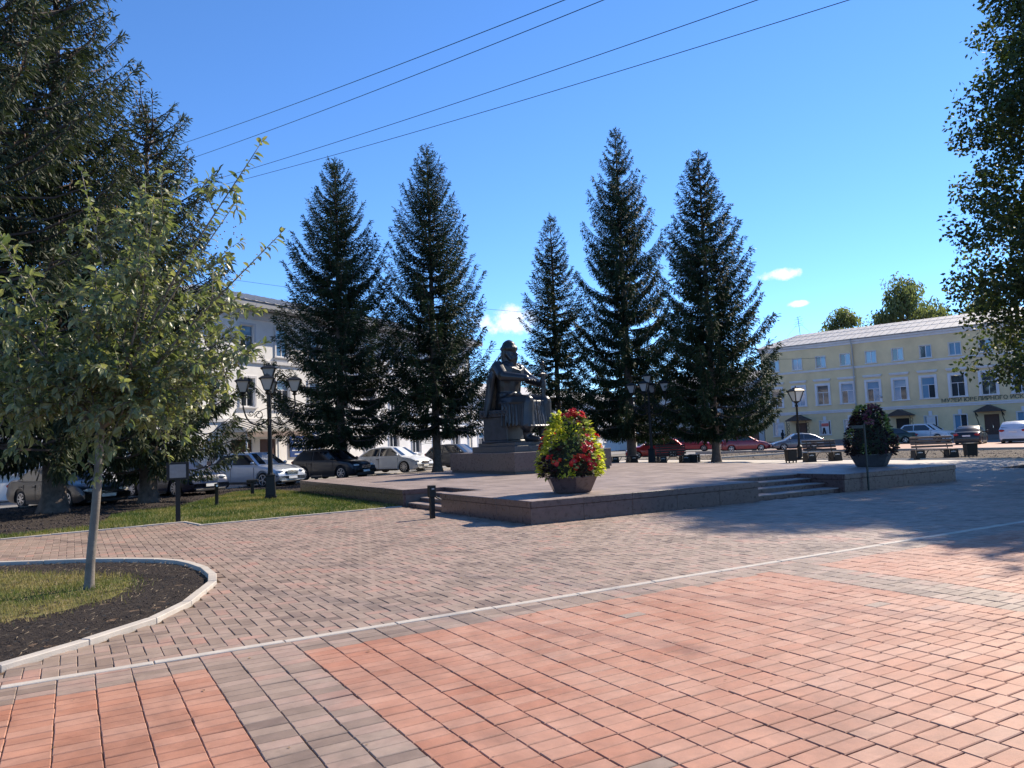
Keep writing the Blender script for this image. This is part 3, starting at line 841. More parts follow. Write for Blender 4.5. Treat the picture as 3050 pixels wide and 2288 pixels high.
# thighs, knees, skirt hanging from the knees
for sx in (-1, 1):
    chain(fig, [(sx*.105, .0, .52), (sx*.165, -.25, .525), (sx*.185, -.44, .515)], [.118, .108, .088])
    chain(fig, [(sx*.185, -.44, .50), (sx*.19, -.43, .36), (sx*.20, -.43, .22)], [.088, .092, .10])
    chain(fig, [(sx*.17, -.40, .20), (sx*.16, -.40, .06)], [.068, .055])                  # boot leg
    chain(fig, [(sx*.16, -.40, .045), (sx*.175, -.50, .035), (sx*.185, -.60, .026)], [.05, .047, .032])
fig.loft([[(-.20, -.30, .47), (.20, -.30, .47), (.20, -.05, .47), (-.20, -.05, .47)], [(-.19, -.42, .545), (.19, -.42, .545), (.19, -.02, .58), (-.19, -.02, .58)]])
fig.loft([[(-.19, -.45, .54), (.19, -.45, .54), (.19, -.30, .56), (-.19, -.30, .56)], [(-.21, -.49, .36), (.21, -.49, .36), (.2, -.34, .36), (-.2, -.34, .36)], [(-.235, -.515, .185), (.235, -.515, .185), (.22, -.34, .19), (-.22, -.34, .19)]])
# side of the robe falling beside the seat
for sx in (-1, 1):
    fig.loft([[(sx*.17, -.46, .50), (sx*.265, -.42, .50), (sx*.25, -.02, .54), (sx*.15, -.02, .54)][::sx], [(sx*.17, -.47, .2), (sx*.29, -.44, .2), (sx*.26, -.16, .24), (sx*.15, -.16, .24)][::sx]])
# folds on the skirt and the hem band
for q in range(13):
    x = -.225+.0375*q
    cap(fig, (x*.82, -.458-.01*(q % 2), .52), (x+.012*math.sin(q*2.1), -.512, .20), .010+.006*(q % 3 == 0), .017, 6)
for q in range(7):
    for sx in (-1, 1):
        y = -.43+.06*q
        cap(fig, (sx*.262, y, .48), (sx*(.285-.006*(q % 2)), y-.01, .21), .009, .016, 6)
for a, b in [((-.24, -.52, .195), (.24, -.52, .195)), ((-.24, -.52, .195), (-.29, -.43, .205)), ((.24, -.52, .195), (.29, -.43, .205))]: cap(fig, a, b, .016, .016, 6)
# cloak: collar, shoulder cape, fall behind down to the seat
def cl(u, z, r, y0): return (r*math.sin(u), y0+r*.78*math.cos(u), z)
rows = []
for z, r, y0, open_ in [(1.075, .12, .03, 2.5), (1.04, .215, .03, 2.1), (.97, .262, .035, 1.75), (.85, .275, .05, 1.55), (.70, .275, .07, 1.45), (.55, .285, .09, 1.4), (.42, .30, .10, 1.35), (.33, .30, .10, 1.3)]:
    rows.append([(u, z, r, y0, open_) for u in np.linspace(-1, 1, 17)])
outer = [[cl(u*o_, z, r*(1+.035*math.sin(9*u+z*4)), y0) for u, z, r, y0, o_ in row] for row in rows]
inner = [[cl(u*o_, z, r-.045, y0-.01) for u, z, r, y0, o_ in row] for row in rows]
fig.loft([o_+i_[::-1] for o_, i_ in zip(outer, inner)])
for q in range(9):
    u = -1.25+2.5*q/8
    pts = [cl(u*.95, 1.02, .225, .03), cl(u, .85, .285, .05), cl(u*1.0, .6, .29, .085), cl(u, .35, .318, .10)]
    chain(fig, pts, [.008, .014, .018, .022], 6)
# cloak edge gathered across the chest from the left shoulder
for q in range(6):
    dz = -.022*q
    chain(fig, [(-.17, -.03, 1.035+dz*.3), (-.09, -.118, .985+dz), (.04, -.158, .945+dz*1.1), (.15, -.12, .98+dz*.8), (.22, .0, 1.04+dz*.2)], [.014, .016, .018, .017, .014], 6)
fig.ball((.20, .0, .99), (.09, .10, .07), 10, 7)
o = remesh(fig, 'figure', M['bronze'], stat, .0095, 2)
o.scale = (SC,)*3
# throne
thr = MB()
thr.box(-.25, .25, -.14, .31, 0, .03); thr.box(-.235, .235, -.12, .29, .03, .34); thr.box(-.275, .275, -.17, .32, .34, .43)
t_ = thr.build('throne', M['stone_dark'], stat, bevel=.008); t_.scale = (SC,)*3
for k in range(7):
    d = MB().ball((-.278, -.12+.065*k, .385), (.008, .022, .026), 8, 6).build('throne_ornament', M['bronze'], stat, smooth=True); d.scale = (SC,)*3
# sword
sw = Matrix.Translation((.155, -.445, 0))
s1 = MB().lathe([(.0, .56), (.026, .56), (.028, .86), (.03, .875), (.0, .876)], 8, sw); a = s1.build('scabbard', M['bronze'], stat, smooth=40); a.scale = (SC,)*3
s2 = MB().tube([(-.1, 0, .868), (-.03, 0, .882), (.03, 0, .882), (.1, 0, .868)], [.015, .02, .02, .015], 8, sw).build('sword_guard', M['bronze'], stat, smooth=True); s2.scale = (SC,)*3
s3 = MB().lathe([(0, .885), (.017, .885), (.015, .95), (.017, 1.0), (0, 1.001)], 8, sw).build('sword_grip', M['bronze'], stat, smooth=40); s3.scale = (SC,)*3
s4 = MB().ball((0, 0, 1.025), (.036, .03, .032), 10, 8, sw).build('sword_pommel', M['bronze'], stat, smooth=True); s4.scale = (SC,)*3
for z in (.66, .74, .80):
    q_ = MB().lathe([(0, z-.012), (.034, z-.012), (.034, z+.012), (0, z+.012)], 8, sw).build('scabbard_ring', M['bronze'], stat, smooth=40); q_.scale = (SC,)*3

# ------------------------------------------------------------------ trees
def diamonds(P, D, L, W, rg, spread=.35):
    """thin leaf-shaped faces from points P along directions D"""
    n = len(P)
    D = D+rg.normal(0, spread, (n, 3)); D /= np.linalg.norm(D, axis=1)[:, None]
    A = np.cross(D, rg.normal(0, 1, (n, 3))); A /= np.linalg.norm(A, axis=1)[:, None]
    Ls, Ws = L[:, None], W[:, None]
    V = np.stack([P, P+D*Ls*.45+A*Ws, P+D*Ls, P+D*Ls*.45-A*Ws], 1).reshape(-1, 3)
    return V, np.arange(4*n).reshape(n, 4)
def spruce_geo(H, b, Rm, seed, dens=1., pend=.6, rise=.35, gap=.42, blade=.34, cone=0, power=.85):
    """branches in whorls; twigs hang from them; needles are narrow blades"""
    rg = np.random.default_rng(seed)
    P, D, L, W, A = [], [], [], [], []
    bt = MB(); cones = []
    z = b
    while z < H-.5:
        u = (z-b)/(H-b)
        nb = int(rg.integers(5, 7)) if u < .8 else 4
        a0 = rg.uniform(0, 6.28); wf = rg.uniform(.9, 1.08)
        for k in range(nb):
            a = a0+6.283*k/nb+rg.normal(0, .18)
            ln = Rm*wf*((1-u)**power)*rg.uniform(.78, 1.15)*(min(1, .88+u*4) if u < .1 else 1)+.14
            out = np.array([math.cos(a), math.sin(a), 0.])
            side = np.array([-math.sin(a), math.cos(a), 0.])
            s0 = -.30+.95*u+rg.normal(0, .07)                 # slope at the trunk
            zz = z+rg.normal(0, .08)
            tip = (rise+.1)*ln*(.85+.5*u)
            m = 9
            tt = np.linspace(0, 1, m)
            pts = np.array([out*ln*t+np.array([0, 0, zz+s0*ln*t*(1-.45*t)+tip*t**3.2]) + side*ln*.08*math.sin(3*t+k) for t in tt])
            if ln > .7: bt.tube([tuple(p) for p in pts[::2]], [max(.008, (.035+.006*ln)*(1-t)+.006) for t in tt[::2]], 4)
            nt = max(5, int(ln/.085*dens)); nn = 4
            t = np.repeat(.10+.9*(np.arange(nt)+rg.random(nt))/nt, 2); n2 = len(t)
            sd = np.tile([-1., 1.], nt)[:, None]
            i = np.minimum((t*(m-1)).astype(int), m-2); f = (t*(m-1)-i)[:, None]
            p = pts[i]*(1-f)+pts[i+1]*f
            tgs = pts[i+1]-pts[i]; tgs /= np.linalg.norm(tgs, axis=1)[:, None]
            hang = pend*(.5+.9*rg.random(n2))*(1-.55*u)*(1-.5*t**3)
            d = tgs*.55+side*sd*rg.uniform(.25, .95, (n2, 1)); d[:, 2] -= hang
            d /= np.linalg.norm(d, axis=1)[:, None]
            tl = (.16+.42*min(1, ln/2.2)*(1-.45*t))*rg.uniform(.7, 1.3, n2)
            for w in range(nn):
                g_ = w/nn
                dd = d.copy(); dd[:, 2] -= .55*g_*pend
                P.append(p+d*(tl*g_*.9)[:, None]); D.append(dd); L.append(blade*(.55+.45*min(1, (1-u)*2))*rg.uniform(.55, 1., n2)*(1-.3*g_)); W.append((.022+.013*rg.random(n2))*(.7+.3*(1-u)))
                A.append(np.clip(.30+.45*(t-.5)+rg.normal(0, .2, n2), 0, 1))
            tg = tgs[-1]
            # the tip shoot
            w = np.arange(8)[:, None]
            P.append(pts[-1]-tg*.03*w); D.append(tg*.9+np.array([0, 0, .35])+rg.normal(0, .35, (8, 3))); L.append(.22*rg.uniform(.6, 1.1, 8)); W.append(np.full(8, .02)); A.append(np.full(8, .7))
            if cone and u > .12 and rg.random() < cone:
                for _ in range(rg.integers(2, 7)):
                    t = rg.uniform(.45, 1); i = min(int(t*(m-1)), m-2)
                    cones.append(pts[i]+rg.normal(0, .09, 3)+np.array([0, 0, -.08]))
        z += gap*rg.uniform(.75, 1.25)*(1-.2*u)
    q = np.zeros((90, 3)); q[:, :2] = rg.normal(0, .03, (90, 2)); q[:, 2] = H-rg.uniform(0, 1.2, 90)      # leader
    d = rg.normal(0, .55, (90, 3)); d[:, 2] = .6
    P.append(q); D.append(d); L.append(np.full(90, .24)); W.append(np.full(90, .022)); A.append(np.full(90, .6))
    V, F = diamonds(np.concatenate(P), np.concatenate(D), np.concatenate(L), np.concatenate(W), rg, .33)
    return V, F, np.concatenate(A), bt, cones
def spruce(label, x, y, H, b, Rm, seed, trunk_r, mats='needle', bare=0, **kw):
    root = thing('spruce_tree', label, 'tree', (x, y, 0), group='spruces around the statue')
    V, F, A, bt, cones = spruce_geo(H, b, Rm, seed, **kw)
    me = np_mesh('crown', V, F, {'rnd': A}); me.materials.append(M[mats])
    cr_ = put('crown', me, None, root); cr_['kind'] = 'stuff'
    o = bt.build('branches', M['twig'], root); o['kind'] = 'stuff'
    tr = MB()
    zs = [-.1, .12, .5, 1.5, b+1, H*.6, H*.85, H-.1]
    rs = [trunk_r*1.5, trunk_r*1.22, trunk_r, trunk_r*.93, trunk_r*.85, trunk_r*.5, trunk_r*.22, .015]
    n = 12; rings = []
    for z, r in zip(zs, rs):
        rings.append([(r*(1+(.16*math.sin(3*k+seed) if z < .3 else .05*math.sin(5*k+z)))*math.cos(6.283*k/n), r*(1+(.16*math.cos(2*k+seed) if z < .3 else .04*math.sin(4*k+z)))*math.sin(6.283*k/n), z) for k in range(n)])
    tr.loft(rings); tr.build('trunk', M['bark'], root, smooth=True)
    if bare:                                                    # dead lower twigs
        mb = MB(); rg = random.Random(seed)
        for k in range(bare):
            a = rg.uniform(0, 6.28); z = rg.uniform(b-1.6, b+.3); l = rg.uniform(.8, 1.9)
            mb.tube([(0, 0, z), (l*.5*math.cos(a), l*.5*math.sin(a), z-.02), (l*math.cos(a), l*math.sin(a), z-.25*rg.random())], [.022, .013, .005], 4)
        q = mb.build('dead_twigs', M['twig'], root); q['kind'] = 'stuff'
    if cones:
        mb = MB()
        for c in cones: mb.lathe([(.004, -.07), (.022, -.035), (.026, 0), (.017, .045), (.004, .07)], 5, Matrix.Translation(c))
        q = mb.build('cones', M['cone'], root); q['kind'] = 'stuff'
    return root
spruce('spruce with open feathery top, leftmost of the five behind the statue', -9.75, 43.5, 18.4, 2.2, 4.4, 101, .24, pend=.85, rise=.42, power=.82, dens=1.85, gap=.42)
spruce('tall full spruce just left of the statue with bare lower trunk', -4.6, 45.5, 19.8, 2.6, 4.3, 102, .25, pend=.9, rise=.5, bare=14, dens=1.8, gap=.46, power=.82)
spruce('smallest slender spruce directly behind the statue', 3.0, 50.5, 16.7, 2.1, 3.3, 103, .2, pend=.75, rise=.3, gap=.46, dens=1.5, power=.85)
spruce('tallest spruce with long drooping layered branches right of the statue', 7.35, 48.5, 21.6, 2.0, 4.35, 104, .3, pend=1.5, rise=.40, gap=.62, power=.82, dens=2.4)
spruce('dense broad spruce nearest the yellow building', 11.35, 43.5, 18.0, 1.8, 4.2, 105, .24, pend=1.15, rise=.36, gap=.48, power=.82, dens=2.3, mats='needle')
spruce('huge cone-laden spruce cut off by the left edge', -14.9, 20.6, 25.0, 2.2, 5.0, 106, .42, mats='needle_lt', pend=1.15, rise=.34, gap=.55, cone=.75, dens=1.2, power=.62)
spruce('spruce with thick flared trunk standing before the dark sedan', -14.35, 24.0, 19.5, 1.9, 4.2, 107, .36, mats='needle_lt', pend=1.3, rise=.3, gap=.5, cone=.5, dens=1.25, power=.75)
spruce('narrow-topped spruce rising behind the young leafy tree', -12.85, 27.0, 14.3, 1.35, 3.5, 108, .3, mats='needle_lt', pend=1.1, rise=.3, gap=.44, cone=.4, dens=1.4, power=.5)

# ---- broad-leaved trees
def leaf_shape(n_sub=1):
    """one pointed leaf lying along +Y, folded at the rib and curling down; six faces"""
    ys = [0, .22, .5, .78, 1]; ws = [0, .18, .225, .13, 0]; zs = [0, .03, .02, -.05, -.17]
    V = [(0, 0, 0)]; F = []
    for y, w, z in zip(ys[1:-1], ws[1:-1], zs[1:-1]): V += [(-w, y, z+.07), (0, y, z), (w, y, z+.07)]
    V.append((0, 1, zs[-1]))
    F = [(0, 2, 1), (0, 3, 2), (1, 2, 5, 4), (2, 3, 6, 5), (4, 5, 8, 7), (5, 6, 9, 8), (7, 8, 10), (8, 9, 10)]
    return V, F
LV, LF = leaf_shape()
tri = []
for f in LF: tri += [f] if len(f) == 3 else [(f[0], f[1], f[2]), (f[0], f[2], f[3])]
LVn, LFn = np.array(LV), np.array(tri)
def basis(d, roll, rg):
    d = d/np.linalg.norm(d)
    x = np.cross(d, (0, 0, 1)); nx = np.linalg.norm(x)
    x = np.array([1., 0, 0]) if nx < 1e-3 else x/nx
    z = np.cross(x, d)
    c, s = math.cos(roll), math.sin(roll)
    return np.stack([x*c+z*s, d, z*c-x*s], 1)
def young_tree():
    rg = np.random.default_rng(55)
    base = np.array([-5.34, 9.66, 0.])
    root = thing('young_tree', 'young leafy cherry tree with slim leaning trunk in the kerbed bed', 'tree', tuple(base))
    split = np.array([.15, .0, 2.02])
    tr = MB()
    pts = catmull([(0, 0, -.05), (.02, 0, .35), (.09, .0, 1.1), tuple(split)], 5)
    tr.tube(pts, list(np.interp(np.linspace(0, 1, len(pts)), [0, .08, .3, 1], [.085, .062, .055, .047])), 12)
    tr.build('trunk', M['youngbark'], root, smooth=True)
    st_ = MB()                                                  # the stub of the graft at the fork
    st_.tube([(.15, 0, 1.95), (.10, -.03, 2.05), (.03, -.05, 2.10)], [.035, .026, .018], 8); st_.tube([(.15, 0, 1.97), (.22, .02, 2.08), (.27, .03, 2.15)], [.034, .026, .02], 8)
    st_.build('fork', M['youngbark'], root, smooth=True)
    br = MB(); leaves = []
    def leafy(path, dens, l0, droop=.35, start=.15):
        path = [np.array(p) for p in path]
        seg = [np.linalg.norm(path[i+1]-path[i]) for i in range(len(path)-1)]; tot = sum(seg)
        n = int(tot*dens)
        for q in range(n):
            t = (start+(1-start)*(q+rg.random()*.6)/n)*tot; i = 0
            while i < len(seg)-1 and t > seg[i]: t -= seg[i]; i += 1
            f = min(1, t/seg[i]); p = path[i]*(1-f)+path[i+1]*f
            tg = (path[i+1]-path[i])/seg[i]
            sd = rg.normal(0, 1, 3); sd -= tg*sd.dot(tg); sd /= np.linalg.norm(sd)
            d = tg*.5+sd*.95+np.array([0, 0, -droop*rg.uniform(.3, 1.5)])
            leaves.append((p, basis(d, rg.normal(0, .6), rg), l0*rg.uniform(.5, 1.35)))
        for w in range(3): leaves.append((path[-1], basis(tg+rg.normal(0, .4, 3), rg.normal(0, .5), rg), l0*.8))
    tips = [(2.35, -.35, 5.46), (2.55, -.3, 4.30), (1.9, -.1, 4.75), (-.1, 0, 5.3), (.65, .15, 5.2), (2.15, -.35, 2.8), (1.45, -.5, 2.3), (-1.3, .2, 4.65), (-.85, -.5, 2.2), (-1.9, .3, 3.4), (1.2, 1.3, 4.2), (-.6, 1.4, 4.3), (.7, -1.2, 3.6), (-.7, -1.2, 3.9), (1.4, .9, 3.2), (.2, 1.6, 3.2), (1.3, -1.0, 4.5), (-1.6, -.7, 3.0), (1.25, -.2, 5.0), (1.85, .1, 3.6), (.95, -.75, 2.25), (-.5, -.9, 2.65), (.6, .7, 2.75), (1.35, .3, 2.45), (-1.2, .1, 2.6), (.3, -.95, 2.55), (1.3, -.7, 3.0)]
    for ti, tp in enumerate(tips):
        tp = np.array(tp); mid = split*.55+tp*.45+np.array([0, 0, .12])+rg.normal(0, .08, 3)
        p = [np.array(v) for v in catmull([split-np.array([0, 0, .05]), mid, tp], 6)]
        L_ = np.linalg.norm(tp-split)
        br.tube([tuple(v) for v in p], list(np.linspace(.024 if L_ > 1.6 else .016, .004, len(p))), 5)
        leafy(p[2:], 24, .122, start=.1)
        nsub = 9 if ti not in (0, 1, 2) else 4
        for q in range(nsub):
            i = int(rg.integers(3, 11)); o_ = p[i]
            ax = tp-split; ax /= np.linalg.norm(ax)
            d = ax*.6+rg.normal(0, .75, 3)+np.array([0, 0, .12]); d /= np.linalg.norm(d)
            l = rg.uniform(.45, .95)*(1 if i < 9 else .6)
            sub = [o_, o_+d*l*.5+np.array([0, 0, .04]), o_+d*l+np.array([0, 0, -.05*l])]
            br.tube([tuple(v) for v in sub], [.008, .006, .003], 4)
            leafy(sub, 27, .12)
            for r_ in range(2):
                o2 = sub[1]*(1-.5*r_)+sub[2]*.5*r_; d2 = d*.4+rg.normal(0, .7, 3); d2 /= np.linalg.norm(d2)
                l2 = rg.uniform(.22, .45); s2 = [o2, o2+d2*l2*.5, o2+d2*l2+np.array([0, 0, -.05])]
                br.tube([tuple(v) for v in s2], [.005, .004, .002], 3)
                leafy(s2, 29, .115)
    o = br.build('branches', M['youngbark'], root, smooth=True)
    # the 300 leaves that show largest are parts; the rest are one field
    cam_l = np.array([0, 0, CAM_H])-base
    ds = np.array([np.linalg.norm(l[0]-cam_l)/l[2]*(1 if seen(*(l[0]+base)) else 9) for l in leaves])
    near = set(np.argsort(ds)[:300].tolist())
    one = np_mesh('leaf', LVn, LFn); one.materials.append(M['leaf_y1'])
    V, F, A = [], [], []
    for i, (p, Bm, l) in enumerate(leaves):
        if i in near:
            lo = bpy.data.objects.new('leaf', one); link(lo, root)
            mm = Matrix([[*Bm[r]] for r in range(3)]).to_4x4(); mm.translation = p
            lo.matrix_local = mm @ Matrix.Scale(l, 4)
        else:
            V.append((LVn*l)@Bm.T+p); F.append(LFn+len(LVn)*(len(V)-1)); A.append(np.full(len(LFn), rg.random()))
    me = np_mesh('foliage', np.concatenate(V), np.concatenate(F), {'rnd': np.concatenate(A)}); me.materials.append(M['leaf_y'])
    q = put('foliage', me, None, root); q['kind'] = 'stuff'
    # strings of small dark berries on the long shoot
    mb = MB()
    for k in range(40):
        x = rg.uniform(1.5, 2.1); c = (x, -.25+rg.normal(0, .05), 3.9+(x-1.5)*1.6-rg.uniform(.05, .45))
        mb.ball(c, .009, 5, 4)
    b_ = mb.build('berries', mat('dark_berry', (.03, .012, .02), .4), root); b_['kind'] = 'stuff'
    print('young leaves', len(leaves))
    return root
young_tree()

def broad_tree(name, label, x, y, H, b, rx, ry, seed, nl, leaf, mat_, trunk_r, clumps=120, hang=0., group=None, twigs=True, column=False, inner=.35):
    """trunk, limbs to leaf clumps spread over an uneven crown"""
    rg = np.random.default_rng(seed)
    root = thing(name, label, 'tree', (x, y, 0), group=group)
    tr = MB(); tr.tube([(0, 0, -.1), (0, 0, .4), (.1, .05, b), (.0, .1, b+(H-b)*.45), (.1, 0, H*.86)], [trunk_r*1.35, trunk_r, trunk_r*.85, trunk_r*.5, .03], 10)
    tr.build('trunk', M['bark'], root, smooth=True)
    br = MB(); P, D, L, W, A = [], [], [], [], []
    zc, rz = (H+b)/2, (H-b)/2
    cl_ = []
    while len(cl_) < clumps:
        v = rg.normal(0, 1, 3); v /= np.linalg.norm(v); r = rg.uniform(inner, 1.)**.6
        w_ = 1-.35*max(0, v[2])
        c = np.array([v[0]*rx*r*w_, v[1]*ry*r*w_, zc+v[2]*rz*r])
        if column:
            z_ = rg.uniform(b, H); f_ = 1-.6*((z_-b)/(H-b))**3
            h_ = np.hypot(v[0], v[1])+1e-6; c = np.array([v[0]/h_*rx*r*f_, v[1]/h_*ry*r*f_, z_])
        cl_.append(c)
    for c in cl_:
        s0 = np.array([0.05, .05, max(b*.8, c[2]-rg.uniform(.25, .55)*(abs(c[0])+abs(c[1])))])
        m_ = (s0+c)/2+rg.normal(0, .2, 3)
        if twigs: br.tube([tuple(s0), tuple(m_), tuple(c)], [.06*trunk_r/.25, .035*trunk_r/.25, .01], 4)
        n = int(nl/clumps*rg.uniform(.6, 1.5)); rr = rg.uniform(.55, 1.15)*max(rx, 2.)*.24
        q = rg.normal(0, 1, (n, 3)); q /= np.linalg.norm(q, axis=1)[:, None]
        q *= rr*rg.uniform(.2, 1, (n, 1))**.5*np.array([1.1, 1.1, .75])
        if hang: q[:, 2] -= hang*rg.random(n)**1.5
        P.append(c+q); d = q/rr*.6+rg.normal(0, .6, (n, 3)); d[:, 2] -= .25+hang*.8; D.append(d)
        L.append(leaf*rg.uniform(.7, 1.25, n)); W.append(leaf*.33*rg.uniform(.8, 1.2, n))
        A.append(np.clip(rg.normal(.4, .22, n)+.1*rg.normal(), 0, 1))
    V, F = diamonds(np.concatenate(P), np.concatenate(D), np.concatenate(L), np.concatenate(W)*(1 if not hang else .6), rg, .3)
    me = np_mesh('crown', V, F, {'rnd': np.concatenate(A)}); me.materials.append(M[mat_])
    q = put('crown', me, None, root); q['kind'] = 'stuff'
    o = br.build('branches', M['twig'], root); o['kind'] = 'stuff'
    return root
broad_tree('elm_tree', 'tall dark broad-leaved tree cut off by the right edge', 24.7, 31.0, 21.5, 3.7, 5.4, 5.4, 201, 76000, .21, 'leaf_r', .3, 330, column=True)
broad_tree('elm_tree', 'broad-leaved tree whose shade falls across the paving at right', 22.8, 21.5, 17.5, 3.2, 5.4, 5.2, 202, 36000, .30, 'leaf_r', .3, 210)
broad_tree('willow_tree', 'large pale willow showing above the ridge of the yellow building', 58.5, 112, 23.6, 5, 6.8, 6, 203, 16000, .6, 'leaf_w', .5, 90, hang=1.6)
broad_tree('willow_tree', 'low pale tree above the roof left of the large willow', 46.5, 107, 20.6, 4, 5.0, 4, 204, 9000, .55, 'leaf_w', .4, 60, hang=1.0)
broad_tree('willow_tree', 'pale tree above the roof beside the dark right-hand crown', 69, 112, 22.0, 5, 6, 5, 205, 10000, .6, 'leaf_w', .5, 70, hang=1.4)

# ------------------------------------------------------------------ street furniture
def lantern_geo(h, wt, wb, n=4, a0=math.pi/4):
    """(frame, glass) of a tapered street lantern standing on z = 0"""
    f, g_ = MB(), MB()
    q = math.sqrt(2) if n == 4 else 1.04
    f.lathe([(.02, 0), (wb*.30, .0), (wb*.42, .05*h), (wb*.5*q, .10*h), (wb*.5*q, .13*h), (.02, .13*h)], n, a0=a0)
    f.lathe([(wt*.5*q*.9, .70*h), (wt*.62*q, .70*h), (wt*.60*q, .735*h), (wt*.34*q, .86*h), (wt*.20*q, .88*h), (wt*.20*q, .93*h), (.05*wt, .95*h), (.05*wt, h), (.01, 1.04*h)], n, a0=a0)
    for k in range(n):
        a = a0+6.2832*k/n
        c, s_ = math.cos(a), math.sin(a)
        f.tube([(wb*.5*q*c, wb*.5*q*s_, .12*h), (wt*.5*q*c, wt*.5*q*s_, .71*h)], .018*h/.6, 4)
    g_.lathe([(wb*.46*q, .13*h), (wt*.46*q, .70*h)], n, a0=a0)
    return f.mesh('lantern'), g_.mesh('glass')
def put_lantern(root, loc, meshes, gm):
    o = put('lantern', meshes[0], M['iron'], root, loc=loc)
    g_ = put('glass', meshes[1], gm, o)
    return o
lan5 = lantern_geo(.62, .42, .2)
def lamp5(label, x, y, rz, sc=1.):
    root = thing('street_lamp', label, 'street lamp', (x, y, 0), rz, 'black cast iron street lamps')
    root.scale = (sc,)*3
    MB().box(-.19, .19, -.19, .19, 0, .12).box(-.165, .165, -.165, .165, .12, .78, tx=.025, ty=.025).box(-.16, .16, -.16, .16, .78, .83).build('base', M['iron'], root, bevel=.008)
    p = MB(); n = 16
    rings = []
    for z, r in [(.82, .115), (.9, .085), (1.0, .08), (2.6, .068), (2.64, .09), (2.7, .09), (2.74, .065), (3.55, .055), (3.6, .085), (3.68, .085), (3.72, .05), (3.98, .045)]:
        rings.append([((r*(1-.09*(k % 2)))*math.cos(6.2832*k/n), (r*(1-.09*(k % 2)))*math.sin(6.2832*k/n), z) for k in range(n)])
    p.loft(rings); p.build('post', M['iron'], root)
    put_lantern(root, (0, 0, 4.0), lan5, M['lampglass'])
    for k in range(4):
        a = math.pi/2*k
        c, s_ = math.cos(a), math.sin(a)
        arm = MB()
        pt = catmull([(.05, 0, 2.68), (.35, 0, 2.52), (.68, 0, 2.68), (.84, 0, 3.12), (.84, 0, 3.52)], 5)
        arm.tube(pt, .026, 6)
        for c0, r0, tw in (((.34, 2.86), .15, 1), ((.6, 2.92), .10, -1)):
            sp_ = [(c0[0]+r0*(1-t*.62)*math.cos(tw*t*8.2), 0, c0[1]+r0*(1-t*.62)*math.sin(tw*t*8.2)) for t in np.linspace(0, 1, 16)]
            arm.tube(sp_, .014, 5)
        arm.tube(catmull([(.05, 0, 3.1), (.3, 0, 3.0), (.5, 0, 2.78)], 4), .014, 5)
        arm.lathe([(.02, 3.50), (.07, 3.52), (.09, 3.56), (.04, 3.59)], 8, Matrix.Translation((.84, 0, 0)))
        o = arm.build('arm', M['iron'], root, smooth=40); o.rotation_euler.z = a
        put_lantern(root, (.84*c, .84*s_, 3.58), lan5, M['lampglass'])
    return root
lamp5('black five-lantern lamp on the lawn left of the platform', -8.32, 26.2, R(14))
lamp5('black five-lantern lamp before the two right-hand spruces', 7.45, 42.0, R(66), 1.1)
r_ = thing('street_lamp', 'single white-glass lantern on a slim post behind the left bench', 'street lamp', (15.35, 41.6, 0), R(20), 'black cast iron street lamps')
MB().lathe([(.2, 0), (.2, .1), (.14, .16), (.12, .62), (.16, .66), (.16, .72), (.08, .8), (.06, 1.2), (.055, 2.85), (.08, 2.88), (.08, 2.94), (.05, 3.0), (.05, 3.1)], 12).build('post', M['iron'], r_, smooth=40)
put_lantern(r_, (0, 0, 3.05), lantern_geo(.92, .58, .26), M['milk'])

def bollard(label, x, y, kind):
    root = thing('bollard_light', label, 'bollard light', (x, y, 0), ANG, 'low black bollard lights')
    if kind == 'slab':
        MB().box(-.05, .05, -.05, .05, 0, .46).build('post', M['iron'], root, bevel=.006)
        MB().box(-.075, .075, -.07, .07, .46, .72).build('head', M['iron'], root, bevel=.008)
        MB().box(-.03, .03, -.075, -.071, .63, .66).build('lens', M['lampglass'], root)
        MB().tube([(.06, 0, .50), (.12, 0, .44), (.2, -.02, .40)], .018, 6).build('bracket', M['iron'], root)
    elif kind == 'post':
        MB().lathe([(.07, 0), (.07, .05), (.055, .06), (.055, .58), (.07, .6), (.07, .68), (.02, .69)], 10).build('post', M['iron'], root, smooth=40)
        MB().cbox((0, -.07, .62), (.05, .02, .05)).build('lens', M['milk'], root)
    else:
        MB().box(-.06, .06, -.05, .05, 0, .48).build('post', M['iron'], root, bevel=.01)
        MB().box(-.2, .2, -.1, .1, .48, .58).build('head', M['iron'], root, bevel=.02)
    return root
bollard('black bollard light with a boxy head by the left steps', -1.86, 17.0, 'slab')
bollard('slim black bollard light on the grass before the blue car', -9.3, 24.0, 'post')
bollard('black bollard light with a wide flat head beside the silver car', -10.0, 29.3, 'tee')
bollard('black bollard light by the street kerb at the nose of the silver car', -7.9, 30.6, 'tee')

q = thing('sign_board', 'small square black-framed notice board on a post at the lawn edge', 'sign', (-8.12, 18.55, 0), R(24))
MB().box(-.055, .055, -.045, .045, 0, 1.42).build('post', M['iron'], q, bevel=.005)
MB().box(-.25, .25, -.07, -.045, 1.02, 1.44).build('frame', M['iron'], q, bevel=.006)
MB().box(-.18, .18, -.076, -.071, 1.07, 1.39).build('panel', mat('notice_panel', (.19, .19, .19), .5, 0, .12, 16), q)
q = thing('sign_post', 'thin dark post with a small finger plate in front of the shaded planter', 'sign', (8.98, 19.75, 0), R(20))
DG = mat('dark_green_paint', (.008, .016, .015), .45, 0, .2, 8)
MB().box(-.02, .02, -.02, .02, 0, 1.7).build('post', DG, q, bevel=.004)
MB().prism([(-.42, -.015), (-.035, -.015), (-.035, .015), (-.42, .015)], 1.58, 1.66).build('finger_plate', DG, q)

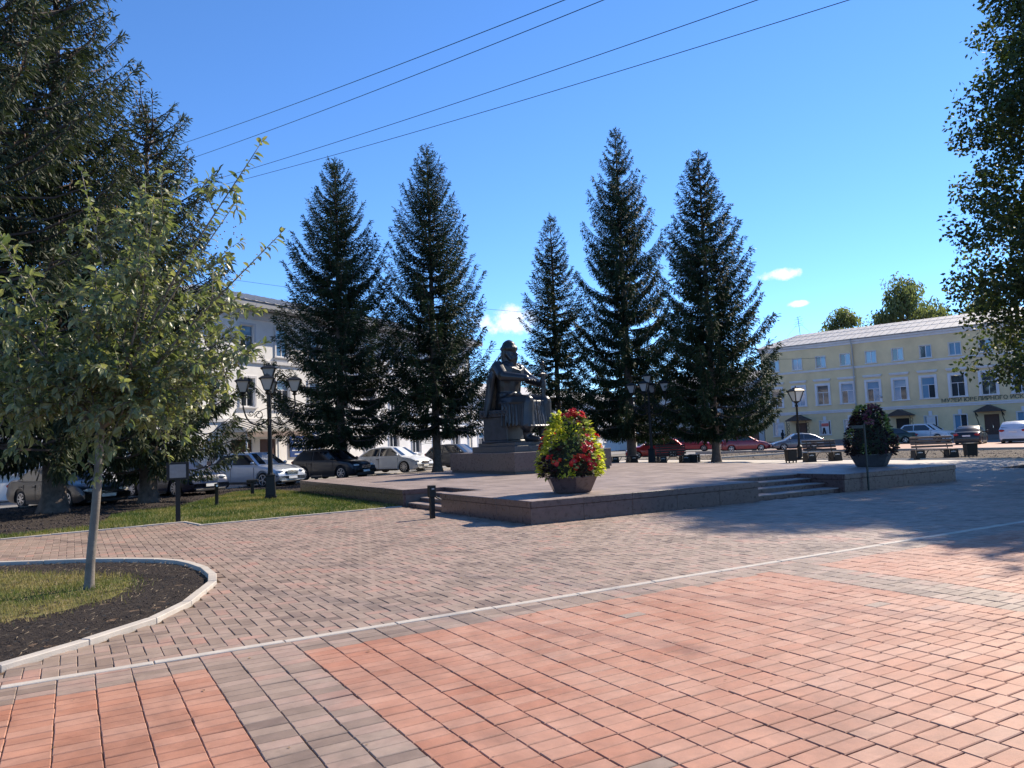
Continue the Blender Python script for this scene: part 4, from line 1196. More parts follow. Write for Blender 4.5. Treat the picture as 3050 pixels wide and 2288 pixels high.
def bench(label, x, y, rz, wood, low=False, L=1.75):
    root = thing('park_bench', label, 'bench', (x, y, 0), rz, 'park benches round the square')
    for sx in (-1, 1):
        leg = MB()
        poly = [(-.30, 0), (-.22, 0), (-.16, .16), (.10, .16), (.2, 0), (.30, 0), (.22, .43), (-.22, .43)]
        mm = Matrix.Translation((sx*(L/2-.2), 0, 0)) @ Matrix.Rotation(R(90), 4, 'Z') @ Matrix.Rotation(R(90), 4, 'X')
        leg.prism([(-.3, 0), (.3, 0), (.22, .42), (-.22, .42)], -.22, -.19, mm); leg.prism([(-.3, 0), (.3, 0), (.22, .42), (-.22, .42)], .19, .22, mm)
        leg.box(sx*(L/2-.2)-.19, sx*(L/2-.2)+.19, -.3, -.27, 0, .42)
        leg.build('leg', M['iron'], root)
        sc_ = MB()
        for k in range(5): sc_.tube(catmull([(sx*(L/2-.2)-.13+.045*k, -.305, .30), (sx*(L/2-.2)-.12+.05*k, -.305, .345+.012*(2-abs(k-2))), (sx*(L/2-.2)-.10+.045*k, -.305, .31)], 3), .007, 4)
        o = sc_.build('ornament', M['milk'], root); o['kind'] = 'stuff'
        if not low:
            MB().tube([(sx*(L/2-.25), .18, .42), (sx*(L/2-.25), .24, .62), (sx*(L/2-.25), .36, 1.06)], .022, 6).build('back_support', M['iron'], root)
        MB().tube([(sx*(L/2-.45), -.05, .1), (sx*(L/2-.68), -.02, .41)], .018, 5).build('brace', M['iron'], root)
    for k in range(5):
        MB().box(-L/2, L/2, -.25+.1*k, -.165+.1*k, .42, .46).build('seat_slat', wood, root, bevel=.006)
    if not low:
        for k in range(4):
            mm = Matrix.Translation((0, .20+.04*k, .58+.14*k)) @ Matrix.Rotation(R(-16), 4, 'X')
            MB().box(-L/2, L/2, -.02, .012, -.05, .05, mm).build('back_slat', wood, root, bevel=.006)
    return root
def bin_(label, x, y, rz):
    root = thing('litter_bin', label, 'litter bin', (x, y, 0), rz, 'dark litter bins beside the benches')
    MB().box(-.22, .22, -.2, .2, .08, .62, tx=-.02, ty=-.02).build('body', M['iron'], root, bevel=.01)
    MB().box(-.25, .25, -.23, .23, .62, .67).build('rim', M['iron'], root, bevel=.01)
    for sx in (-1, 1):
        for sy in (-1, 1): MB().cbox((sx*.18, sy*.16, .04), (.05, .05, .08)).build('foot', M['iron'], root)
bench('dark slatted bench with a litter bin at its left end', 15.35, 38.6, R(6), M['wooddark'])
bin_('dark litter bin at the left end of the dark bench', 13.75, 38.5, R(6))
bench('sunlit reddish slatted bench right of the shaded planter', 19.6, 36.1, R(-4), M['wood'], L=1.9)
bin_('dark litter bin at the right end of the sunlit bench', 21.35, 36.2, R(-4))
bench('black slatted bench behind the platform near the red hatchback', 8.85, 43.3, R(10), M['wooddark'])
bench('backless bench beside the trunk of the right spruce', 10.35, 44.8, R(70), M['wooddark'], True, 1.5)
bench('backless bench behind the flower planter near the white gates', 6.6, 47.0, R(12), M['wooddark'], True, 1.6)

# ------------------------------------------------------------------ cars
M['glass_car'] = glass_mat('car_glass', (.015, .018, .022), .03, .8)
M['tyre'] = mat('tyre', (.02, .02, .021), .85, 0, .2, 10)
M['rim'] = mat('alloy_rim', (.5, .5, .52), .3, .85, .1, 8)
M['trim'] = mat('black_trim', (.022, .022, .024), .55, 0, .2, 9)
M['chrome'] = mat('chrome', (.7, .7, .72), .15, 1., .05, 9)
M['head'] = glass_mat('headlight', (.62, .64, .66), .08, .8)
M['tail'] = mat('tail_light', (.35, .015, .012), .15, 0, .15, 9, spec=.7)
M['plate'] = mat('number_plate', (.75, .75, .74), .4, 0, .04, 9)
def paint(name, c, metal=.35): return mat('paint_'+name, c, .32, metal, .05, 3, coat=.8 if max(c) > .1 else .35)
tyre_me = MB().lathe([(.62, -.36), (.88, -.40), (.98, -.30), (1., -.15), (1., .15), (.98, .30), (.88, .40), (.62, .36)], 22).mesh('wheel'); tyre_me.materials.append(M['tyre'])
def rim_mesh(n):
    mb = MB().lathe([(.60, .36), (.68, .365), (.68, .41), (.62, .42), (.60, .365)], 20, cap=False)
    for k in range(n):
        a = 6.2832*k/n
        mm = Matrix.Rotation(a, 4, 'Z')
        mb.box(.05, .64, -.065, .065, .365, .41, mm)
    mb.lathe([(.15, .365), (.15, .43), (.02, .44)], 10)
    return mb.mesh('rim')
rims = {n: rim_mesh(n) for n in (5, 7, 10)}
for me_ in rims.values(): me_.materials.append(M['rim'])
def lerp_pts(P, x):
    if x <= P[0][0]: return P[0][1]
    for (a, za), (b, zb) in zip(P, P[1:]):
        if x <= b: return za+(zb-za)*(x-a)/(b-a) if b > a else zb
    return P[-1][1]
TYPES = {   # L W H wheelbase wheel-r  belt  top line of the body  roof line (rear base, roof rear, roof front, cowl)
    'sedan': (4.75, 1.82, 1.46, 2.78, .32, .93, [(-2.38, .66), (-2.30, .90), (-2.1, 1.0), (-1.55, 1.0), (-1.0, .95), (.8, .93), (1.2, .92), (1.9, .80), (2.22, .68), (2.36, .50)], (-1.75, -1.0, .28, 1.12)),
    'hatch': (4.25, 1.76, 1.46, 2.58, .31, .93, [(-2.12, .62), (-2.08, .93), (-1.8, .96), (-1.0, .95), (.85, .93), (1.2, .91), (1.75, .80), (2.02, .66), (2.12, .50)], (-2.0, -1.45, .2, 1.08)),
    'suv': (4.65, 1.88, 1.68, 2.70, .37, 1.06, [(-2.32, .72), (-2.28, 1.06), (-2.0, 1.09), (-1.0, 1.08), (.85, 1.06), (1.2, 1.05), (1.9, .95), (2.22, .80), (2.32, .56)], (-2.22, -1.6, .25, 1.12)),
    'coupe_suv': (4.85, 1.9, 1.68, 2.80, .39, 1.06, [(-2.42, .74), (-2.38, 1.06), (-2.0, 1.12), (-1.0, 1.08), (.9, 1.06), (1.25, 1.05), (1.95, .94), (2.3, .78), (2.42, .56)], (-2.28, -1.25, .3, 1.28)),
    'wedge': (4.15, 1.66, 1.40, 2.47, .29, .88, [(-2.06, .64), (-2.02, .88), (-1.7, .93), (-1.0, .90), (.7, .87), (1.0, .86), (1.6, .74), (1.98, .60), (2.07, .46)], (-1.98, -1.0, .15, 1.0)),
    'bigsuv': (4.93, 1.95, 1.78, 2.95, .40, 1.12, [(-2.46, .74), (-2.42, 1.12), (-2.1, 1.15), (-1.0, 1.13), (.95, 1.12), (1.3, 1.11), (2.05, 1.02), (2.38, .86), (2.46, .6)], (-2.36, -1.8, .3, 1.2)),
}
def car(label, kind, x, y, heading, paint_, rim_n=7, rim_mat=None, plates='both', mirror_mat=None, glass=None, group=None):
    L, W, H, wb, wr, belt, top, (xrb, xrt, xft, xfb) = TYPES[kind]
    root = thing('parked_car', label, 'car', (x, y, -.06), heading, group)
    clear = .20 if 'suv' in kind else .16
    ra = wr+.055
    xs = sorted(set([round(v, 3) for v in list(np.linspace(-L/2, L/2, 40))+[c+d for c in (-wb/2, wb/2) for d in np.linspace(-ra, ra, 11)]+[c+d for c in (-wb/2, wb/2) for d in (-ra-.01, ra+.01)]]))
    rings = []
    def halfw(xx):
        u = abs(xx)/(L/2)
        return W/2*(1-.30*max(0, u-.80)**1.5*5*.55)
    for xx in xs:
        w = halfw(xx); zt = lerp_pts(top, xx); zb = clear+max(0, abs(xx)/(L/2)-.86)*.9
        da = min(abs(xx-wb/2), abs(xx+wb/2))
        arch = wr+math.sqrt(max(0, ra*ra-da*da)) if da < ra else 0
        half = [(0, zb), (.80*w, zb), (.97*w, max(zb+.04, arch)), (w, max(zb+.2, arch+.015)), (1.0*w, max(min(.58, zt-.2), arch+.03)), (.985*w, zt-.13), (.955*w, zt-.04), (.86*w, zt), (.45*w, zt+.022), (0, zt+.028)]
        half = [(yy, max(zz, zb)) for yy, zz in half]
        if arch: half[1] = (.80*w, zb)
        rg_ = [(xx, -yy, zz) for yy, zz in half]+[(xx, yy, zz) for yy, zz in half[-2:0:-1]]
        rings.append(rg_)
    MB().loft(rings).build('body', paint_, root, smooth=38)
    # cabin
    wbelt, wroof = W/2*.955, W/2*.955-(H-belt)*.33
    def wz(z): return wbelt+(wroof-wbelt)*(z-belt)/(H-belt)
    roofl = [(xrb, belt), ((xrb*.45+xrt*.55), belt+(H-belt)*.62), (xrt, H-.06), ((xrt+xft)/2, H), (xft, H-.035), (xfb, belt-.02)]
    xs2 = sorted(set(list(np.linspace(xrb, xfb, 26))+[p_[0] for p_ in roofl]))
    rings = []
    for xx in xs2:
        z = lerp_pts(roofl, xx); zs = max(z-.05, belt-.06)
        rings.append([(xx, -wbelt, belt-.08), (xx, -wz(zs), zs), (xx, -(wz(zs)-.07), max(z, belt-.05)), (xx, 0, z+.018), (xx, wz(zs)-.07, max(z, belt-.05)), (xx, wz(zs), zs), (xx, wbelt, belt-.08)])
    MB().loft(rings).build('cabin', paint_, root, smooth=38)
    gm = glass or M['glass_car']
    # side windows
    z0, z1 = belt+.035, H-.13
    def xat(z, front):
        if front: return xft+(xfb-xft)*(H-.035-z)/(H-.035-belt+.02)-.12
        return lerp_pts(sorted([(p_[1], p_[0]) for p_ in roofl[:3]]), z)+.14
    xm = (xft+xrt)/2-.05
    for sy in (-1, 1):
        for poly in ([(xm+.045, z0), (xat(z0, 1), z0), (xat(z1, 1), z1), (xm+.045, z1+.02)], [(xat(z0, 0)+.1, z0+.02), (xm-.045, z0), (xm-.045, z1+.02), (xat(z1-.03, 0)+.06, z1-.02)]):
            V = [(a, sy*(wz(b)+.006), b) for a, b in poly]+[(a, sy*(wz(b)-.02), b) for a, b in poly]
            F = [(0, 1, 2, 3), (7, 6, 5, 4), (0, 4, 5, 1), (1, 5, 6, 2), (2, 6, 7, 3), (3, 7, 4, 0)]
            if sy > 0: F = [f[::-1] for f in F]
            MB().add(V, F).build('side_window', gm, root)
    def screen(name, xa, za, xb, zb):
        n = Vector((-(zb-za), 0, (xb-xa))).normalized()
        if n.z < 0: n = -n
        V = []
        for e in (.008, -.02):
            for xx, z, k in ((xa, za, 1), (xb, zb, 1)):
                for sy in (-1, 1): V.append((xx+n.x*e, sy*(wz(z)-.09), z+n.z*e))
        MB().add(V, [(0, 1, 3, 2), (4, 6, 7, 5), (0, 2, 6, 4), (1, 5, 7, 3), (0, 4, 5, 1), (2, 3, 7, 6)]).build(name, gm, root)
    f0 = lambda t: (xfb+(xft-xfb)*t, belt-.02+(H-.035-belt+.02)*t)
    screen('windscreen', *f0(.10), *f0(.93))
    r0 = roofl[1]; r1 = roofl[2]; rb = roofl[0]
    screen('rear_window', rb[0]+(r0[0]-rb[0])*.35, rb[1]+(r0[1]-rb[1])*.35, r0[0]+(r1[0]-r0[0])*.75, r0[1]+(r1[1]-r0[1])*.75)
    # lamps, grille, plates, bumpers
    zf, zr = lerp_pts(top, L/2-.12), lerp_pts(top, -L/2+.06)
    for sy in (-1, 1):
        MB().ball((L/2-.20, sy*(W/2-.30), zf-.045), (.20, .24, .075), 10, 6).build('headlight', M['head'], root, smooth=True)
        MB().ball((-L/2+.10, sy*(W/2-.22), zr-.06), (.14, .20, .10), 10, 6).build('tail_light', M['tail'], root, smooth=True)
        MB().ball((L/2-.10, sy*(W/2-.38), clear+.2), (.06, .07, .05), 8, 6).build('fog_light', M['head'], root, smooth=True)
        mr = MB().ball((xfb-.30, sy*(wbelt+.13), belt+.09), (.07, .11, .075), 8, 6); mr.tube([(xfb-.28, sy*(wbelt-.02), belt+.03), (xfb-.30, sy*(wbelt+.08), belt+.06)], .025, 5)
        mr.build('mirror', mirror_mat or paint_, root, smooth=True)
        for xx in (xm-.12, xrb*.5+xm*.5-.25): MB().box(xx-.09, xx+.09, min(sy*(W/2-.02), sy*(W/2+.022)), max(sy*(W/2-.02), sy*(W/2+.022)), belt-.19, belt-.155).build('door_handle', M['trim'], root)
        for xx in (xfb-.32, xm-.01, max(xrb+.55, -wb/2+.25)):
            MB().box(xx-.006, xx+.006, min(sy*(W/2-.03), sy*(W/2+.004)), max(sy*(W/2-.03), sy*(W/2+.004)), clear+.14, belt-.1).build('door_seam', M['trim'], root)
        MB().box(-wb/2+ra+.03, wb/2-ra-.03, min(sy*(W/2-.06), sy*(W/2+.008)), max(sy*(W/2-.06), sy*(W/2+.008)), clear-.02, clear+.09).build('sill', M['trim'], root, bevel=.01)
    MB().ball((L/2-.05, 0, zf-.13), (.085, W*.24, .11), 12, 6).build('grille', M['trim'], root, smooth=True)
    g_ = MB()
    for k in range(4): g_.box(L/2+.0, L/2+.042-.004*abs(k-1.5)*4, -W*.19, W*.19, zf-.21+.045*k, zf-.195+.045*k)
    g_.build('grille_bars', M['chrome'], root)['kind'] = 'stuff'
    MB().box(L/2-.2, L/2+.012, -W*.38, W*.38, clear+.03, clear+.13).build('lower_bumper', M['trim'], root, bevel=.02)
    MB().box(-L/2-.012, -L/2+.2, -W*.38, W*.38, clear+.03, clear+.2).build('lower_bumper', M['trim'], root, bevel=.02)
    MB().box(L/2+.02, L/2+.045, -.26, .26, clear+.20, clear+.31).build('number_plate', M['plate'], root)
    MB().box(-L/2-.03, -L/2-.002, -.26, .26, zr-.2, zr-.09).build('number_plate', M['plate'], root)
    for sx in (-1, 1):
        for sy in (-1, 1):
            o = put('wheel', tyre_me, None, root, loc=(sx*wb/2, sy*(W/2-.13), wr)); o.scale = (wr, wr, wr*.72)
            o.rotation_euler = (R(-90)*sy, 0, 0)
            q_ = put('rim', rims[rim_n], None, o); q_.rotation_euler = (0, 0, random.random())
    return root
HL = math.atan2(-.48, .876)
GL = 'cars parked along the left street'; GR = 'cars parked before the yellow building'
car('dark brown old sedan with chrome grille under the left spruces', 'sedan', -16.2, 27.9, HL, paint('brown', (.020, .017, .019), 0), 7, group=GL)
car('dark blue suv with ten-spoke wheels behind the notice board', 'suv', -14.15, 31.8, HL, paint('navy', (.012, .02, .05), .1), 10, group=GL)
car('silver suv parked behind the left street lamp', 'suv', -12.4, 37.0, HL, paint('silver', (.42, .46, .52), .5), 5, group=GL)
car('black car with tinted windows between the silver suv and the white suv', 'suv', -10.1, 42.8, HL, paint('black', (.012, .013, .017), 0), 7, group=GL, glass=glass_mat('tinted_glass', (.006, .008, .012), .08, .5))
car('white sloping-roof suv left of the pedestal', 'coupe_suv', -7.7, 49.3, HL, paint('pearl', (.66, .70, .76), .1), 10, group=GL)
car('dark grey suv half hidden behind the pedestal', 'suv', -4.0, 54.5, HL, paint('graphite', (.035, .042, .055)), 5, group=GL)
car('bright red hatchback facing left behind the black bench', 'hatch', 10.4, 57.5, R(172), paint('red', (.36, .022, .03)), 5, group=GR)
car('red sedan facing right behind the red hatchback', 'sedan', 17.3, 76.0, R(-20), paint('cherry', (.38, .025, .04)), 7, group=GR)
car('dark red hatchback facing right beside the right spruce', 'hatch', 19.5, 66.0, R(4), paint('wine', (.20, .022, .035)), 5, group=GR)
car('grey blue wedge-shaped old hatchback behind the single lamp', 'wedge', 23.9, 65.5, R(176), paint('greyblue', (.10, .13, .17)), 5, group=GR)
car('dark green car mostly hidden behind the shaded planter', 'sedan', 35.5, 73.0, R(150), paint('green', (.015, .035, .028)), 5, group=GR)
car('white suv facing the square by the arched canopy', 'bigsuv', 39.2, 73.2, R(-58), paint('white', (.72, .73, .75), .05), 5, group=GR)
car('black sedan seen from behind next to the white suv', 'sedan', 35.4, 59.8, R(52), paint('jet', (.010, .011, .014), 0), 7, group=GR)
car('white crossover seen from behind at the right edge', 'suv', 38.2, 58.4, R(48), paint('snow', (.66, .68, .72), .1), 7, group=GR)

# ------------------------------------------------------------------ buildings
M['yellow'] = mat('yellow_plaster', (.68, .54, .32), .85, 0, .13, .55, .15, 30)
M['white_pl'] = mat('white_plaster', (.84, .83, .81), .85, 0, .10, .5, .12, 30)
M['trimw'] = mat('white_trim', (.62, .62, .64), .8, 0, .08, 2)
M['zinc'] = mat('zinc_roof', (.40, .39, .375), .65, 0, .14, 1.2, .08, 8)
M['zincseam'] = mat('zinc_seam', (.43, .42, .41), .65, 0, .1, 2)
M['pane'] = glass_mat('window_pane', (.03, .04, .055), .05, .9)
M['pane_sky'] = glass_mat('window_pane_sky_reflection', (.14, .28, .42), .08, .9)  # blinds mirroring the sky: its reflected blue is put into the pane colour
M['pane_warm'] = glass_mat('window_pane_curtain', (.16, .12, .09), .1, .8)
M['winframe'] = mat('window_frame', (.72, .72, .74), .5, 0, .05, 6)
M['doorwood'] = mat('brown_door', (.075, .035, .025), .5, 0, .2, 5)
M['doordark'] = mat('dark_doorway', (.012, .012, .014), .7, 0, .1, 5)
M['shingle'] = mat('canopy_roof', (.045, .04, .04), .6, 0, .2, 5)
M['bluesign'] = mat('blue_sign', (.02, .06, .22), .4, 0, .12, 5)
M['signwhite'] = mat('sign_white', (.7, .72, .74), .5, 0, .05, 5)

def wall_with_openings(name, x0, x1, z0, z1, ops, mat_, root, depth, reveal=.16, y0=0.):
    """front wall with real openings and reveals, plus sides, back and top"""
    xs = sorted(set([x0, x1]+[v for o in ops for v in o[:2]])); zs = sorted(set([z0, z1]+[v for o in ops for v in o[2:4]]))
    mb = MB()
    for a, b in zip(xs, xs[1:]):
        for c, d in zip(zs, zs[1:]):
            mx, mz = (a+b)/2, (c+d)/2
            if any(o[0] < mx < o[1] and o[2] < mz < o[3] for o in ops): continue
            mb.add([(a, y0, c), (b, y0, c), (b, y0, d), (a, y0, d)], [(0, 1, 2, 3)])
    for a, b, c, d in [o[:4] for o in ops]:
        r = y0+reveal
        mb.add([(a, y0, c), (b, y0, c), (b, y0, d), (a, y0, d), (a, r, c), (b, r, c), (b, r, d), (a, r, d)], [(0, 4, 5, 1), (1, 5, 6, 2), (2, 6, 7, 3), (3, 7, 4, 0)])
    mb.add([(x0, y0, z0), (x0, depth, z0), (x0, depth, z1), (x0, y0, z1)], [(3, 2, 1, 0)])
    mb.add([(x1, y0, z0), (x1, depth, z0), (x1, depth, z1), (x1, y0, z1)], [(0, 1, 2, 3)])
    mb.add([(x0, depth, z0), (x1, depth, z0), (x1, depth, z1), (x0, depth, z1)], [(3, 2, 1, 0)])
    mb.add([(x0, y0, z1), (x1, y0, z1), (x1, depth, z1), (x0, depth, z1)], [(0, 1, 2, 3)])
    return mb.build(name, mat_, root)
_wcache = {}
def window(root, xc, z0, w, h, style, pane_mats, surround=0., hood=False, sill=True, key=False, reveal=.16, keystone=False):
    """window > frame bars (itself), panes, surround, sill, hood"""
    k = (style, w, h)
    if k not in _wcache:
        f = MB(); t = .05; y0, y1 = reveal-.07, reveal+.01
        f.box(-w/2, -w/2+t, y0, y1, 0, h); f.box(w/2-t, w/2, y0, y1, 0, h); f.box(-w/2+t, w/2-t, y0, y1, 0, t); f.box(-w/2+t, w/2-t, y0, y1, h-t, h)
        panes = []
        if style == 'T':
            zt = h*.64
            f.box(-w/2+t, w/2-t, y0, y1, zt-.025, zt+.025); f.box(-.025, .025, y0, y1, t, zt-.025)
            panes = [(-w/2+t, -.025, t, zt-.025), (.025, w/2-t, t, zt-.025), (-w/2+t, w/2-t, zt+.025, h-t)]
        elif style == 'two':
            f.box(-.03, .03, y0, y1, t, h-t)
            panes = [(-w/2+t, -.03, t, h-t), (.03, w/2-t, t, h-t)]
        else:
            panes = [(-w/2+t, w/2-t, t, h-t)]
        pm = []
        for a, b, c, d in panes:
            pm.append(MB().box(a+.001, b-.001, reveal-.035, reveal-.025, c+.001, d-.001).mesh('pane'))
        _wcache[k] = (f.mesh('window'), pm)
    fm, pm = _wcache[k]
    win = put('window', fm, M['winframe'], root, loc=(xc, 0, z0))
    for i, me in enumerate(pm):
        o = put('pane', me, None, win)
        pmat = pane_mats[i % len(pane_mats)]
        if not me.materials: me.materials.append(pmat)
        o.material_slots[0].link = 'OBJECT'; o.material_slots[0].material = pmat
        o.rotation_euler.x = random.gauss(0, .004)
    if surround:
        s_ = surround; mb = MB()
        mb.box(-w/2-s_, -w/2, -.06, .0, -.02, h+s_); mb.box(w/2, w/2+s_, -.06, .0, -.02, h+s_); mb.box(-w/2, w/2, -.06, .0, h, h+s_)
        mb.build('surround', M['trimw'], win)
    if sill: MB().box(-w/2-surround-.06, w/2+surround+.06, -.13, .02, -.1, -.02).build('sill', M['trimw'], win)
    if hood:
        MB().box(-w/2-.34, w/2+.34, -.20, 0, h+.62, h+.74).box(-w/2-.27, w/2+.27, -.13, 0, h+.50, h+.62).build('hood_mould', M['trimw'], win)
    if keystone: MB().box(-.16, .16, -.07, 0, h+.0, h+.52).build('keystone', M['trimw'], win)
    return win
def letters(root, text, x, z, size, mat_, y=-.05, gap=.13, space=.42):
    for ch in text:
        if ch == ' ': x += size*space; continue
        cu = bpy.data.curves.new('letter', 'FONT'); cu.body = ch; cu.size = size; cu.extrude = .015; cu.offset = .006
        to = bpy.data.objects.new('letter_src', cu); C.objects.link(to)
        dg = bpy.context.evaluated_depsgraph_get()
        me = bpy.data.meshes.new_from_object(to.evaluated_get(dg))
        bpy.data.objects.remove(to); bpy.data.curves.remove(cu)
        if not len(me.vertices): continue
        xs_ = [v.co.x for v in me.vertices]
        me.name = 'letter'; me.materials.clear()
        o = put('letter', me, mat_, root, loc=(x-min(xs_), y, z)); o.rotation_euler = (R(90), 0, 0)
        x += max(xs_)-min(xs_)+size*gap
    return x

# ---- the yellow three-storey building
FA = math.atan2(-.677, .736)
yb = thing('yellow_building', 'long yellow three-storey building with white trim and grey metal roof', 'building', (32.97, 88.3, -.06), FA)
PT = 2.7
YX0, YX1, YH, YD = -4.4, 40.0, 11.35, 11.
ops = []
mid = [(PT*k, 4.4, 1.24, 2.15) for k in range(-1, 15)]
upr = [(PT*k, 8.62, 1.06, 1.25) for k in range(-1, 15)]
DOORS = {0: 'wood', 4: 'dark', 7: 'wood'}
low = [(PT*k+(.0), 1.05, 1.15, 1.5) for k in range(-1, 15) if k not in DOORS and k not in (3,)]
for xc, z, w, h in mid+upr+low: ops.append((xc-w/2, xc+w/2, z, z+h))
for k in DOORS: ops.append((PT*k-.65, PT*k+.65, .12, 2.45))
wall_with_openings('wall', YX0, YX1, -.2, YH, ops, M['yellow'], yb, YD)
rk = random.Random(4)
for i, (xc, z, w, h) in enumerate(mid):
    ps = rk.choice([[M['pane'], M['pane'], M['pane']], [M['pane'], M['pane_warm'], M['pane']], [M['pane_sky'], M['pane_sky'], M['pane_sky']], [M['pane'], M['pane_sky'], M['pane_sky']]])
    if i in (5, 6): ps = [M['pane_sky'], M['pane'], M['pane_sky']]
    window(yb, xc, z, w, h, 'T', ps, surround=.24, hood=True)
for i, (xc, z, w, h) in enumerate(upr):
    window(yb, xc, z, w, h, 'two', [[M['pane'], M['pane_sky']], [M['pane_sky'], M['pane_sky']], [M['pane'], M['pane_sky']]][i % 3], surround=.05)
for xc, z, w, h in low:
    window(yb, xc, z, w, h, 'two', [M['pane_sky'], M['pane']], surround=.07, keystone=True)
def band(z0, z1, pr, name, mat_=None):
    MB().box(YX0-pr, YX1, -pr, -.001, z0, z1).build(name, mat_ or M['trimw'], yb)
band(3.42, 3.62, .08, 'string_course'); band(3.62, 3.74, .16, 'string_course')
band(8.16, 8.28, .07, 'string_course'); band(8.28, 8.38, .15, 'string_course')
band(10.85, 11.10, .10, 'cornice'); band(11.10, 11.34, .28, 'cornice'); band(-.2, .45, .05, 'plinth', M['granite_grey'])
rf = MB(); ov = .55; RZ = 13.25
e0, e1 = (-ov, YH+.02), (YD/2, RZ+.1)
rf.add([(YX0-.5, -ov, YH), (YX1, -ov, YH), (YX1, YD/2, RZ), (YX0-.5+3.0, YD/2, RZ), (YX0-.5, -ov, YH+.06), (YX1, -ov, YH+.06), (YX1, YD/2, RZ+.06), (YX0-.5+3.0, YD/2, RZ+.06)],
       [(0, 1, 2, 3)[::-1], (4, 5, 6, 7), (0, 1, 5, 4)])
rf.add([(YX0-.5, YD+ov, YH+.06), (YX1, YD+ov, YH+.06), (YX1, YD/2, RZ+.06), (YX0+2.5, YD/2, RZ+.06), (YX0-.5, -ov, YH+.06)], [(0, 3, 2, 1), (0, 4, 3)])
roof = rf.build('roof', M['zinc'], yb)
for k in range(60):
    xa = YX0+.2+.75*k
    if xa > YX1: break
    t1 = 1.0 if xa > YX0+2.6 else max(.05, (xa-YX0+.4)/3.0)
    p0 = Vector((xa, -ov, YH+.062)); p1 = Vector((xa, -ov+(YD/2+ov)*t1, YH+.062+(RZ-YH)*t1))
    MB().add([p0+Vector((-.02, 0, 0)), p0+Vector((.02, 0, 0)), p1+Vector((.02, 0, 0)), p1+Vector((-.02, 0, 0)), p0+Vector((-.02, 0, .05)), p0+Vector((.02, 0, .05)), p1+Vector((.02, 0, .05)), p1+Vector((-.02, 0, .05))],
             [(4, 5, 6, 7), (0, 1, 5, 4), (1, 2, 6, 5), (3, 0, 4, 7)]).build('roof_seam', M['zincseam'], roof)
for t in (.38, .72):
    MB().box(YX0+2.6, YX1, -.01, .01, 0, .03, Matrix.Translation((0, -ov+(YD/2+ov)*t, YH+.065+(RZ-YH)*t))).build('roof_seam', M['zincseam'], roof)
MB().tube([(6.25, -.52, YH-.02), (6.25, -.5, YH-.25), (6.25, -.14, YH-.75), (6.25, -.14, .3), (6.25, -.3, .1)], .075, 8).build('drainpipe', M['zinc'], yb, smooth=True)
for k, kind in DOORS.items():
    x = PT*k; dm = M['doorwood'] if kind == 'wood' else M['doordark']
    d = MB().box(x-.65, x+.65, .08, .14, .12, 2.45).build('door', dm, yb)
    for sx in (-1, 1):
        for z_ in (.35, 1.25):
            if kind == 'wood': MB().box(x+sx*.32-.22, x+sx*.32+.22, .06, .08, z_, z_+.75).build('door_panel', dm, d, bevel=.01)
    MB().tube([(x+.06, .04, 1.1), (x+.06, .04, 1.35)], .02, 5).build('door_handle', M['chrome'], d)
    c = MB(); dp = 1.5
    c.add([(x-1.25, -dp, 2.78), (x, -dp, 3.38), (x+1.25, -dp, 2.78), (x-1.25, 0, 2.78), (x, 0, 3.38), (x+1.25, 0, 2.78), (x-1.25, -dp, 2.70), (x, -dp, 3.30), (x+1.25, -dp, 2.70), (x-1.25, 0, 2.70), (x, 0, 3.30), (x+1.25, 0, 2.70)],
          [(0, 1, 4, 3), (1, 2, 5, 4), (9, 10, 7, 6), (10, 11, 8, 7), (0, 6, 7, 1), (1, 7, 8, 2), (0, 3, 9, 6), (2, 8, 11, 5)])
    cn = c.build('canopy', M['shingle'], yb)
    MB().add([(x-1.2, -dp+.03, 2.72), (x+1.2, -dp+.03, 2.72), (x, -dp+.03, 3.3), (x-1.2, -dp+.06, 2.72), (x+1.2, -dp+.06, 2.72), (x, -dp+.06, 3.3)], [(0, 1, 2), (5, 4, 3), (0, 3, 4, 1), (1, 4, 5, 2), (2, 5, 3, 0)]).build('gable_board', M['shingle'], cn)
    for sx in (-1, 1):
        b = MB()
        if k != 7:
            b.tube([(x+sx*1.12, -dp+.1, 0), (x+sx*1.12, -dp+.1, 2.75)], .03, 6)
            for q_ in range(7):
                z_ = 1.1+.22*q_
                b.tube([(x+sx*1.12+.14*math.cos(t)*(1 if q_ % 2 else -1), -dp+.1+.45+.16*math.sin(t), z_+.1*math.sin(2*t)) for t in np.linspace(0, 6.28, 9)], .016, 4)
        else:
            b.tube(catmull([(x+sx*1.12, -dp+.1, 2.75), (x+sx*1.12, -.9, 2.2), (x+sx*1.12, -.25, 1.75), (x+sx*1.12, -.02, 1.45)], 4), .04, 5)
            for q_ in range(5):
                b.tube([(x+sx*1.12, -.3-.2*q_+.1*math.cos(t), 2.35+.06*q_+.1*math.sin(t)) for t in np.linspace(0, 6.28, 8)], .018, 4)
        b.build('scroll_bracket', M['iron'], cn)
LT = mat('sign_letter', (.075, .11, .075), .5, 0, .1, 6)
letters(yb, 'МУЗЕЙ ЮВЕЛИРНОГО ИСКУССТВА', PT*5.42, 3.86, .54, LT, gap=.10, space=.30)
